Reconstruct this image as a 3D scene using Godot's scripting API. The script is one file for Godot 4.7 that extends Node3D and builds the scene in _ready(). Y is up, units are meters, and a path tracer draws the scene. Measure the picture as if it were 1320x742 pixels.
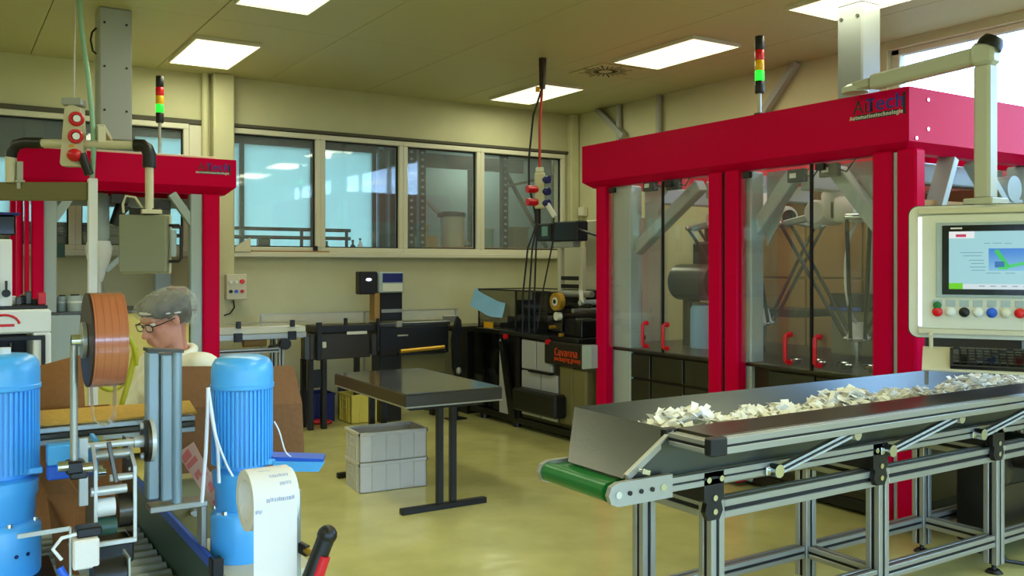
extends Node3D
# A packaging hall. World axes follow the room: x along the window wall, -z towards it, y up, metres.

const EYE := Vector3(0, 1.64, 0)
var M := {}
var names := {}

# ---------------------------------------------------------------- mesh builder
class MB:
	var v := PackedVector3Array()
	var n := PackedVector3Array()
	var uv := PackedVector2Array()
	func tri(a: Vector3, b: Vector3, c: Vector3, na: Vector3, nb: Vector3, nc: Vector3, ua := Vector2.ZERO, ub := Vector2.ZERO, uc := Vector2.ZERO) -> void:
		if (b - a).cross(c - a).dot(na + nb + nc) > 0.0:
			v.append_array([a, c, b]); n.append_array([na, nc, nb]); uv.append_array([ua, uc, ub])
		else:
			v.append_array([a, b, c]); n.append_array([na, nb, nc]); uv.append_array([ua, ub, uc])
	func quad(a: Vector3, b: Vector3, c: Vector3, d: Vector3, out: Vector3) -> void:
		var m := (b - a).cross(c - a)
		if m.length() < 1e-12: m = (c - a).cross(d - a)
		m = m.normalized()
		if m.dot(out) < 0.0: m = -m
		tri(a, b, c, m, m, m, Vector2(0, 1), Vector2(1, 1), Vector2(1, 0))
		tri(a, c, d, m, m, m, Vector2(0, 1), Vector2(1, 0), Vector2(0, 0))
	func box(c: Vector3, s: Vector3, ch := 0.003, b := Basis.IDENTITY) -> MB:
		var h := s * 0.5
		var k: float = minf(ch, 0.3 * minf(h.x, minf(h.y, h.z)))
		var put := func(p: Vector3) -> Vector3: return c + b * p
		for i in 3:
			var j := (i + 1) % 3
			var l := (i + 2) % 3
			for s1 in [-1.0, 1.0]:
				var q: Array[Vector3] = []
				for e in [[-1.0, -1.0], [1.0, -1.0], [1.0, 1.0], [-1.0, 1.0]]:
					var p := Vector3.ZERO
					p[i] = s1 * h[i]; p[j] = e[0] * (h[j] - k); p[l] = e[1] * (h[l] - k)
					q.append(put.call(p))
				var o := Vector3.ZERO
				o[i] = s1
				quad(q[0], q[1], q[2], q[3], b * o)
				for s2 in [-1.0, 1.0]:   # the chamfer between the face i and the face j
					var r: Array[Vector3] = []
					for e in [[0, -1.0], [0, 1.0], [1, 1.0], [1, -1.0]]:
						var p := Vector3.ZERO
						p[i] = s1 * (h[i] - (k if e[0] == 1 else 0.0)); p[j] = s2 * (h[j] - (0.0 if e[0] == 1 else k)); p[l] = e[1] * (h[l] - k)
						r.append(put.call(p))
					o = Vector3.ZERO
					o[i] = s1; o[j] = s2
					quad(r[0], r[1], r[2], r[3], b * o)
		for sx in [-1.0, 1.0]:
			for sy in [-1.0, 1.0]:
				for sz in [-1.0, 1.0]:
					var o := Vector3(sx, sy, sz)
					var a: Vector3 = put.call(o * Vector3(h.x, h.y - k, h.z - k))
					var d: Vector3 = put.call(o * Vector3(h.x - k, h.y, h.z - k))
					var e: Vector3 = put.call(o * Vector3(h.x - k, h.y - k, h.z))
					var m: Vector3 = (b * o).normalized()
					tri(a, d, e, m, m, m)
		return self
	func span(x0: float, x1: float, y0: float, y1: float, z0: float, z1: float, ch := 0.003) -> MB:
		return box(Vector3((x0 + x1) / 2, (y0 + y1) / 2, (z0 + z1) / 2), Vector3(absf(x1 - x0), absf(y1 - y0), absf(z1 - z0)), ch)
	func beam(p: Vector3, q: Vector3, w: float, h: float, up := Vector3.UP, ch := 0.003) -> MB:   # a square bar from p to q
		var f := (q - p).normalized()
		var u := up if absf(f.dot(up)) < 0.99 else Vector3.RIGHT
		var s := f.cross(u).normalized()
		u = s.cross(f).normalized()
		return box((p + q) / 2, Vector3(w, h, (q - p).length()), ch, Basis(s, u, -f))
	func lathe(o: Vector3, axis: Vector3, prof: Array, seg := 20, smooth := true) -> MB:   # prof: Vector2(radius, height)
		var w := axis.normalized()
		var s := w.cross(Vector3.UP if absf(w.y) < 0.9 else Vector3.RIGHT).normalized()
		var t := w.cross(s)
		for k in prof.size() - 1:
			var p: Vector2 = prof[k]
			var q: Vector2 = prof[k + 1]
			if p.distance_to(q) < 1e-7: continue
			var e := Vector2((q - p).y, -(q - p).x).normalized()
			var e0 := e
			var e1 := e
			if smooth:
				if k > 0:
					var d := p - (prof[k - 1] as Vector2)
					var f := Vector2(d.y, -d.x).normalized()
					if f.dot(e) > 0.7: e0 = (e + f).normalized()
				if k < prof.size() - 2:
					var d := (prof[k + 2] as Vector2) - q
					var f := Vector2(d.y, -d.x).normalized()
					if f.dot(e) > 0.7: e1 = (e + f).normalized()
			for i in seg:
				var a := TAU * i / seg
				var b := TAU * (i + 1) / seg
				var ra := s * cos(a) + t * sin(a)
				var rb := s * cos(b) + t * sin(b)
				var A := o + ra * p.x + w * p.y
				var B := o + rb * p.x + w * p.y
				var C := o + rb * q.x + w * q.y
				var D := o + ra * q.x + w * q.y
				var na0 := ra * e0.x + w * e0.y
				var nb0 := rb * e0.x + w * e0.y
				var na1 := ra * e1.x + w * e1.y
				var nb1 := rb * e1.x + w * e1.y
				if p.x > 1e-6: tri(A, B, C, na0, nb0, nb1)
				if q.x > 1e-6: tri(A, C, D, na0, nb1, na1)
		return self
	func cyl(p: Vector3, q: Vector3, r: float, r2 := -1.0, seg := 16) -> MB:
		var l := (q - p).length()
		var e: float = r if r2 < 0.0 else r2
		return lathe(p, q - p, [Vector2(0, 0), Vector2(r, 0), Vector2(e, l), Vector2(0, l)], seg)
	func pipe(p: Vector3, q: Vector3, r: float, inner: float, seg := 24) -> MB:   # a hollow cylinder
		var l := (q - p).length()
		return lathe(p, q - p, [Vector2(inner, 0), Vector2(r, 0), Vector2(r, l), Vector2(inner, l), Vector2(inner, 0)], seg)
	func ball(c: Vector3, r: Vector3, seg := 20) -> MB:
		var rows := seg / 2
		for i in rows:
			for j in seg:
				var g: Array[Vector3] = []
				for e in [[i, j], [i, j + 1], [i + 1, j + 1], [i + 1, j]]:
					var a: float = PI * e[0] / rows
					var b: float = TAU * e[1] / seg
					g.append(Vector3(sin(a) * cos(b), cos(a), sin(a) * sin(b)))
				var m: Array[Vector3] = []
				for p in g: m.append((p / r).normalized())
				if i > 0: tri(c + g[0] * r, c + g[1] * r, c + g[2] * r, m[0], m[1], m[2])
				if i < rows - 1: tri(c + g[0] * r, c + g[2] * r, c + g[3] * r, m[0], m[2], m[3])
		return self
	func tube(path: Array, r: float, seg := 8) -> MB:   # smooth sweep along points
		var pts: Array[Vector3] = []
		for p in path: pts.append(p)
		var last := pts.size() - 1
		var s := Vector3.ZERO
		var rings: Array = []
		for i in pts.size():
			var d := (pts[mini(i + 1, last)] - pts[maxi(i - 1, 0)]).normalized()
			if i == 0: s = d.cross(Vector3.UP if absf(d.y) < 0.9 else Vector3.RIGHT).normalized()
			else: s = (s - d * s.dot(d)).normalized()
			var t := d.cross(s)
			var ring: Array[Vector3] = []
			for k in seg: ring.append(s * cos(TAU * k / seg) + t * sin(TAU * k / seg))
			rings.append(ring)
		for i in last:
			for k in seg:
				var a: Vector3 = rings[i][k]
				var b: Vector3 = rings[i][(k + 1) % seg]
				var c: Vector3 = rings[i + 1][(k + 1) % seg]
				var d: Vector3 = rings[i + 1][k]
				tri(pts[i] + a * r, pts[i] + b * r, pts[i + 1] + c * r, a, b, c)
				tri(pts[i] + a * r, pts[i + 1] + c * r, pts[i + 1] + d * r, a, c, d)
		for e in [[0, pts[0] - pts[1]], [last, pts[last] - pts[last - 1]]]:
			var m: Vector3 = (e[1] as Vector3).normalized()
			for k in seg:
				tri(pts[e[0]], pts[e[0]] + rings[e[0]][k] * r, pts[e[0]] + rings[e[0]][(k + 1) % seg] * r, m, m, m)
		return self
	func prism(poly: Array, o: Vector3, ex: Vector3, ey: Vector3, ez: Vector3) -> MB:   # a flat outline in ex, ey, extruded by ez
		var p2 := PackedVector2Array()
		for p in poly: p2.append(p)
		var at := func(p: Vector2) -> Vector3: return o + ex * p.x + ey * p.y
		var idx := Geometry2D.triangulate_polygon(p2)
		var m := ez.normalized()
		for k in range(0, idx.size(), 3):
			var a: Vector3 = at.call(p2[idx[k]])
			var b: Vector3 = at.call(p2[idx[k + 1]])
			var c: Vector3 = at.call(p2[idx[k + 2]])
			tri(a, b, c, -m, -m, -m)
			tri(a + ez, b + ez, c + ez, m, m, m)
		var turn := 0.0
		for k in p2.size(): turn += p2[k].cross(p2[(k + 1) % p2.size()])
		for k in p2.size():
			var a := p2[k]
			var b := p2[(k + 1) % p2.size()]
			var e := Vector2((b - a).y, -(b - a).x) * signf(turn)
			var A: Vector3 = at.call(a)
			var B: Vector3 = at.call(b)
			quad(A, B, B + ez, A + ez, ex * e.x + ey * e.y)
		return self
	func slab(a: Vector3, b: Vector3, c: Vector3, d: Vector3, t: float) -> MB:   # a plate with four corners
		var m := (b - a).cross(d - a).normalized() * t * 0.5
		var p := [a, b, c, d]
		var mid := (a + b + c + d) / 4
		quad(a + m, b + m, c + m, d + m, m)
		quad(a - m, b - m, c - m, d - m, -m)
		for k in 4:
			var q: Vector3 = p[k]
			var r: Vector3 = p[(k + 1) % 4]
			quad(q + m, r + m, r - m, q - m, (q + r) / 2 - mid)
		return self
	func mesh() -> ArrayMesh:
		var a := []
		a.resize(Mesh.ARRAY_MAX)
		a[Mesh.ARRAY_VERTEX] = v
		a[Mesh.ARRAY_NORMAL] = n
		a[Mesh.ARRAY_TEX_UV] = uv
		var m := ArrayMesh.new()
		if v.size(): m.add_surface_from_arrays(Mesh.PRIMITIVE_TRIANGLES, a)
		return m

# ---------------------------------------------------------------- naming and placing
func numbered(s: String) -> String:
	var k: int = names.get(s, 0)
	names[s] = k + 1
	return s if k == 0 else "%s_%03d" % [s, k]

func node(called: String, m: Mesh, mat: Material, parent: Node) -> MeshInstance3D:
	var o := MeshInstance3D.new()
	o.name = numbered(called) if parent == self else called
	o.mesh = m
	o.material_override = mat
	o.cast_shadow = GeometryInstance3D.SHADOW_CASTING_SETTING_ON
	if parent != self:
		var k := 0
		while parent.has_node(NodePath(String(o.name))):
			k += 1
			o.name = "%s_%03d" % [called, k]
	parent.add_child(o, true)
	return o

func part(called: String, b: MB, mat: Material, parent: Node) -> MeshInstance3D:
	return node(called, b.mesh(), mat, parent)

func meta(o: Node, label: String, category: String, group := "") -> void:
	o.set_meta("label", label)
	o.set_meta("category", category)
	if group: o.set_meta("group", group)

func thing(called: String, label: String, category: String, group := "") -> Node3D:
	var o := Node3D.new()
	o.name = numbered(called)
	add_child(o, true)
	meta(o, label, category, group)
	return o

func solo(called: String, b: MB, mat: Material, label: String, category: String, group := "") -> MeshInstance3D:
	var lo := b.v[0]
	var hi := b.v[0]
	for p in b.v:
		lo = lo.min(p); hi = hi.max(p)
	var c := Vector3((lo.x + hi.x) / 2, lo.y, (lo.z + hi.z) / 2)
	for k in b.v.size(): b.v[k] -= c
	var o := part(called, b, mat, self)
	o.position = c
	meta(o, label, category, group)
	return o

func settle(t: Node3D) -> Node3D:   # puts a thing built in room coordinates on a base point of its own
	var first := true
	var box := AABB()
	for c in t.get_children():
		if c is MeshInstance3D:
			var a: AABB = c.transform * c.mesh.get_aabb()
			box = a if first else box.merge(a)
			first = false
	var p := Vector3(box.get_center().x, box.position.y, box.get_center().z)
	for c in t.get_children(): c.position -= p
	t.position = p
	return t

func struct(called: String, b: MB, mat: Material, parent: Node = self) -> MeshInstance3D:
	var o := part(called, b, mat, parent)
	if parent == self: o.set_meta("kind", "structure")
	return o

func copy(src: Node3D, label: String, group := "") -> Node3D:
	var r: Node3D = src.duplicate()
	r.name = numbered(String(src.name).rstrip("_0123456789"))
	add_child(r, true)
	r.set_meta("label", label)
	if group: r.set_meta("group", group)
	return r

func text(s: String, at: Vector3, basis_: Basis, height: float, mat: Material, parent: Node, called := "lettering", wide := 1.0, bold := false, thick := 0.002) -> MeshInstance3D:
	var tm := TextMesh.new()
	var f := SystemFont.new()
	f.font_names = PackedStringArray(["Droid Sans"])
	if bold: f.font_weight = 700
	tm.font = f
	tm.text = s
	tm.font_size = 32
	tm.pixel_size = height / 23.0
	tm.depth = thick
	tm.curve_step = 2.0
	var o := node(called, tm, mat, parent)
	o.transform = Transform3D(basis_ * Basis.from_scale(Vector3(wide, 1, 1)), at)
	return o

# ---------------------------------------------------------------- materials
func mat(key: String, c: Color, rough := 0.5, metal := 0.0) -> StandardMaterial3D:
	var m := StandardMaterial3D.new()
	m.albedo_color = c
	m.roughness = rough
	m.metallic = metal
	M[key] = m
	return m

func noise_tex(freq: float, size: int, seed_: int, lo: Color, hi: Color, octaves := 4, normal := false, strength := 4.0) -> NoiseTexture2D:
	var f := FastNoiseLite.new()
	f.seed = seed_
	f.frequency = freq
	f.fractal_octaves = octaves
	var t := NoiseTexture2D.new()
	t.width = size; t.height = size
	t.seamless = true
	t.noise = f
	if normal:
		t.as_normal_map = true
		t.bump_strength = strength
	else:
		var g := Gradient.new()
		g.set_color(0, lo); g.set_color(1, hi)
		t.color_ramp = g
	return t

func tri_map(m: StandardMaterial3D, scale_: Vector3, world := true) -> void:
	m.uv1_triplanar = true
	m.uv1_world_triplanar = world
	m.uv1_scale = scale_

func glow(key: String, c: Color, e: float) -> StandardMaterial3D:
	var m := mat(key, c, 0.4)
	m.emission_enabled = true
	m.emission = c
	m.emission_energy_multiplier = e
	return m

func materials() -> void:
	var m: StandardMaterial3D
	m = mat("wall", Color(0.79, 0.78, 0.62), 0.75)
	m.albedo_texture = noise_tex(0.01, 256, 3, Color(0.95, 0.95, 0.95), Color(1, 1, 1)); tri_map(m, Vector3(0.5, 0.5, 0.5))
	m = mat("ceiling", Color(0.72, 0.71, 0.52), 0.5)
	m = mat("ceiling_gap", Color(0.30, 0.29, 0.24), 0.8)
	m = mat("floor", Color(0.84, 0.82, 0.54), 0.17)
	m.albedo_texture = noise_tex(0.012, 512, 7, Color(0.90, 0.90, 0.88), Color(1, 1, 1), 5); tri_map(m, Vector3(0.35, 0.35, 0.35))
	m.normal_enabled = true
	m.normal_texture = noise_tex(0.02, 256, 9, Color.BLACK, Color.WHITE, 3, true, 1.2)
	m.normal_scale = 0.25
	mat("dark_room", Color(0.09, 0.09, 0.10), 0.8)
	mat("blue_wall", Color(0.55, 0.68, 0.72), 0.7)
	mat("frame", Color(0.82, 0.81, 0.72), 0.45)
	m = mat("pane", Color(0.9, 0.97, 1.0, 0.07), 0.03)
	m.transparency = BaseMaterial3D.TRANSPARENCY_ALPHA
	m = mat("door_glass", Color(0.9, 0.95, 0.97, 0.03), 0.02)
	m.transparency = BaseMaterial3D.TRANSPARENCY_ALPHA
	m = mat("film", Color(0.97, 0.97, 1.0, 0.12), 0.06)
	m.transparency = BaseMaterial3D.TRANSPARENCY_ALPHA
	m = mat("smoked", Color(0.06, 0.05, 0.04, 0.45), 0.08)
	m.transparency = BaseMaterial3D.TRANSPARENCY_ALPHA
	m = mat("milk_sheet", Color(0.86, 0.88, 0.82), 0.6)
	m.backlight_enabled = true
	m.backlight = Color(0.78, 0.84, 0.78)
	m = mat("red", Color(0.80, 0.01, 0.235), 0.30)
	m.metallic_specular = 0.14
	mat("red_plastic", Color(0.80, 0.06, 0.12), 0.35)
	m = mat("blue", Color(0.30, 0.68, 0.96), 0.34)
	m.clearcoat_enabled = true
	m.clearcoat = 0.3
	m.clearcoat_roughness = 0.25
	mat("blue_dark", Color(0.10, 0.36, 0.82), 0.4)
	mat("grey_paint", Color(0.64, 0.70, 0.70), 0.42)
	mat("duct_grey", Color(0.46, 0.48, 0.47), 0.5)
	mat("arm_grey", Color(0.72, 0.73, 0.65), 0.4)
	mat("column_grey", Color(0.62, 0.63, 0.60), 0.5)
	m = mat("alu", Color(0.66, 0.66, 0.62), 0.38, 0.65)
	mat("bright_steel", Color(0.80, 0.81, 0.80), 0.30, 0.45)
	m = mat("blind", Color(0.93, 0.88, 0.76), 0.8)
	m.backlight_enabled = true
	m.backlight = Color(1.0, 0.92, 0.78)
	mat("groove", Color(0.03, 0.03, 0.03), 0.6)
	m = mat("steel", Color(0.33, 0.34, 0.32), 0.32, 0.9)
	m.normal_enabled = true
	m.normal_texture = noise_tex(0.2, 256, 11, Color.BLACK, Color.WHITE, 2, true, 1.5)
	m.normal_scale = 0.08
	tri_map(m, Vector3(1.5, 9.0, 1.5))
	mat("dark_steel", Color(0.30, 0.28, 0.24), 0.30, 0.8)
	mat("polished", Color(0.85, 0.86, 0.86), 0.14, 1.0)
	mat("black", Color(0.025, 0.027, 0.03), 0.42)
	mat("black_gloss", Color(0.02, 0.022, 0.026), 0.12)
	mat("rubber", Color(0.04, 0.04, 0.04), 0.75)
	mat("cream", Color(0.80, 0.78, 0.66), 0.42)
	mat("panel_cream", Color(0.84, 0.84, 0.76), 0.38)
	mat("white", Color(0.88, 0.89, 0.88), 0.45)
	mat("white_cloth", Color(0.90, 0.89, 0.83), 0.85)
	mat("olive", Color(0.42, 0.40, 0.24), 0.5)
	mat("box_grey", Color(0.50, 0.51, 0.41), 0.5)
	mat("yellow_panel", Color(0.83, 0.76, 0.40), 0.5)
	m = mat("card", Color(0.52, 0.35, 0.20), 0.85)
	m.albedo_texture = noise_tex(0.08, 256, 21, Color(0.88, 0.88, 0.88), Color(1, 1, 1), 5); tri_map(m, Vector3(2, 2, 2), false)
	m = mat("card_pale", Color(0.78, 0.60, 0.24), 0.8)
	m.albedo_texture = noise_tex(0.08, 256, 22, Color(0.9, 0.9, 0.9), Color(1, 1, 1), 5); tri_map(m, Vector3(2, 2, 2), false)
	mat("green_rail", Color(0.17, 0.31, 0.27), 0.4)
	m = mat("card_warm", Color(0.62, 0.40, 0.19), 0.85)
	m.albedo_texture = M.card.albedo_texture if M.has("card") else null
	tri_map(m, Vector3(2, 2, 2), false)
	mat("tan_cover", Color(0.60, 0.55, 0.34), 0.5)
	mat("green_belt", Color(0.05, 0.42, 0.16), 0.35)
	mat("roller", Color(0.66, 0.70, 0.70), 0.32, 0.3)
	mat("mast_grey", Color(0.58, 0.66, 0.69), 0.4, 0.2)
	m = mat("tape", Color(0.70, 0.40, 0.26), 0.22)
	m.clearcoat_enabled = true
	m.clearcoat = 0.8
	m.clearcoat_roughness = 0.1
	mat("tape_core", Color(0.16, 0.08, 0.06), 0.5)
	mat("paper", Color(0.88, 0.86, 0.83), 0.7)
	mat("pouch", Color(0.95, 0.94, 0.89), 0.6)
	mat("strap_white", Color(0.92, 0.93, 0.96), 0.4)
	mat("pink_tape", Color(0.86, 0.70, 0.66), 0.4)
	mat("crate", Color(0.78, 0.77, 0.74), 0.5)
	mat("yellow_bin", Color(0.86, 0.80, 0.38), 0.5)
	mat("blue_bin", Color(0.05, 0.10, 0.42), 0.5)
	mat("blue_sheet", Color(0.55, 0.76, 0.92), 0.8)
	mat("yellow", Color(0.85, 0.62, 0.06), 0.45)
	mat("orange", Color(0.90, 0.30, 0.06), 0.5)
	mat("brass", Color(0.80, 0.62, 0.20), 0.35, 0.6)
	mat("hose_green", Color(0.55, 0.72, 0.60), 0.4)
	mat("hose_yellow", Color(0.70, 0.68, 0.08), 0.45)
	mat("cable_red", Color(0.72, 0.16, 0.10), 0.5)
	mat("white_hose", Color(0.88, 0.90, 0.88), 0.35)
	mat("skin", Color(0.80, 0.55, 0.46), 0.55)
	M.skin.subsurf_scatter_enabled = true
	M.skin.subsurf_scatter_strength = 0.12
	mat("hair", Color(0.16, 0.13, 0.11), 0.6)
	m = mat("net", Color(0.86, 0.85, 0.79, 0.80), 0.55)
	m.albedo_texture = noise_tex(0.012, 256, 33, Color(1, 1, 1, 0.04), Color(1, 1, 1, 0.50), 3); tri_map(m, Vector3(3.0, 6.0, 3.0), false)
	m.transparency = BaseMaterial3D.TRANSPARENCY_ALPHA
	mat("lips", Color(0.66, 0.34, 0.32), 0.5)
	mat("eye", Color(0.86, 0.84, 0.80), 0.3)
	mat("letter_blue", Color(0.10, 0.10, 0.50), 0.5)
	mat("letter_black", Color(0.05, 0.02, 0.03), 0.5)
	mat("letter_white", Color(0.85, 0.85, 0.80), 0.5)
	mat("tan_wood", Color(0.62, 0.48, 0.26), 0.6)
	mat("teal", Color(0.45, 0.62, 0.60), 0.5)
	mat("vent_dark", Color(0.05, 0.05, 0.04), 0.7)
	mat("table_plate", Color(0.42, 0.43, 0.42), 0.12, 0.85)
	mat("red_print", Color(0.85, 0.46, 0.46), 0.5)
	glow("lamp", Color(1.0, 0.97, 0.88), 1.2)
	glow("led_green", Color(0.15, 1.0, 0.25), 0.8)
	mat("led_yellow", Color(0.95, 0.72, 0.08), 0.25)
	mat("led_red", Color(0.85, 0.06, 0.10), 0.25)
	glow("strip_light", Color(0.90, 0.93, 1.0), 0.9)

# ---------------------------------------------------------------- camera, sky, lamps
func lights_and_camera() -> void:
	var cam := Camera3D.new()
	cam.name = "camera"
	add_child(cam)
	cam.position = EYE
	cam.rotation_degrees = Vector3(0, -32.5, 0)
	cam.projection = Camera3D.PROJECTION_FRUSTUM
	cam.near = 0.1
	cam.far = 200.0
	cam.keep_aspect = Camera3D.KEEP_HEIGHT
	cam.size = 0.1 * 742.0 / 1160.0
	cam.frustum_offset = Vector2(0, -0.1 * 28.0 / 1160.0)
	cam.current = true
	var we := WorldEnvironment.new()
	we.name = "world"
	var e := Environment.new()
	var sky := Sky.new()
	var sm := ProceduralSkyMaterial.new()
	sm.sky_top_color = Color(0.60, 0.78, 1.0)
	sm.sky_horizon_color = Color(0.68, 0.84, 1.0)
	sm.sky_energy_multiplier = 3.3
	sm.ground_bottom_color = Color(0.40, 0.44, 0.46)
	sm.ground_horizon_color = Color(0.60, 0.68, 0.74)
	sm.ground_energy_multiplier = 1.8
	sky.sky_material = sm
	e.background_mode = Environment.BG_SKY
	e.sky = sky
	e.tonemap_mode = Environment.TONE_MAPPER_LINEAR
	e.tonemap_exposure = 1.0
	e.sdfgi_enabled = true
	e.ssao_enabled = true
	e.ssil_enabled = true
	we.environment = e
	add_child(we)

const LAMP_ENERGY := 1.9
func ceiling_light(x: float, z: float, label: String, group: String) -> void:
	var t := thing("ceiling_light", label, "ceiling light", group)
	t.position = Vector3(x, 3.57 if z > -9.4 else 3.47, z)
	var w := 0.54
	var l := 1.06
	var f := MB.new()
	for s in [-1.0, 1.0]:
		f.box(Vector3(s * (w / 2 + 0.008), 0.015, 0), Vector3(0.016, 0.03, l + 0.032), 0.002)
		f.box(Vector3(0, 0.015, s * (l / 2 + 0.008)), Vector3(w, 0.03, 0.016), 0.002)
	part("frame", f, M.frame, t)
	part("diffuser", MB.new().box(Vector3(0, 0.018, 0), Vector3(w, 0.012, l), 0.001), M.lamp, t)
	var a := AreaLight3D.new()
	a.name = "lamp"
	a.area_size = Vector2(w, l)
	a.light_color = Color(0.99, 1.0, 0.86)
	a.light_energy = LAMP_ENERGY
	a.area_range = 25.0
	a.area_attenuation = 2.0
	a.shadow_enabled = true
	a.rotation_degrees = Vector3(-90, 0, 0)
	a.position = Vector3(0, 0.006, 0)
	t.add_child(a)

func ceiling_lights() -> void:
	var seen := {Vector2i(0, 1): "light panel over the pilaster above the smaller crimson machine", Vector2i(1, 1): "light panel partly cut by the picture's top edge", Vector2i(0, 2): "light panel behind the hanging socket cluster's cable", Vector2i(1, 2): "light panel beside the square ceiling air outlet", Vector2i(2, 2): "light panel half hidden by the wide grey ceiling duct"}
	var zs := [-8.42, -6.15, -4.07, -1.85, 0.35, 2.3]
	for j in 6:
		for i in 3:
			var l: String = seen.get(Vector2i(j, i), "light panel set in the ceiling outside the picture")
			ceiling_light([-1.6, 2.12, 5.68][i], zs[j], "white " + l, "ceiling light panels")

# ---------------------------------------------------------------- the room
func window_unit(x0: float, x1: float, y0: float, y1: float, z: float) -> void:   # a framed fixed pane in the window band
	var f := MB.new()
	var w := 0.055
	f.span(x0, x1, y1 - w, y1, z - 0.06, z + 0.05, 0.006)
	f.span(x0, x1, y0, y0 + w, z - 0.06, z + 0.05, 0.006)
	f.span(x0, x0 + w, y0 + w, y1 - w, z - 0.06, z + 0.05, 0.006)
	f.span(x1 - w, x1, y0 + w, y1 - w, z - 0.06, z + 0.05, 0.006)
	var o := struct("window", f, M.frame)
	part("pane", MB.new().span(x0 + w, x1 - w, y0 + w, y1 - w, z - 0.012, z - 0.006, 0.0), M.pane, o)
	var g := MB.new()
	for e in [[x0 + w, x0 + w + 0.012, y0 + w, y1 - w], [x1 - w - 0.012, x1 - w, y0 + w, y1 - w], [x0 + w + 0.012, x1 - w - 0.012, y1 - w - 0.014, y1 - w], [x0 + w + 0.012, x1 - w - 0.012, y0 + w, y0 + w + 0.012]]:
		g.span(e[0], e[1], e[2], e[3], z - 0.02, z + 0.012, 0.0)
	part("seal", g, M.rubber, o)

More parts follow.
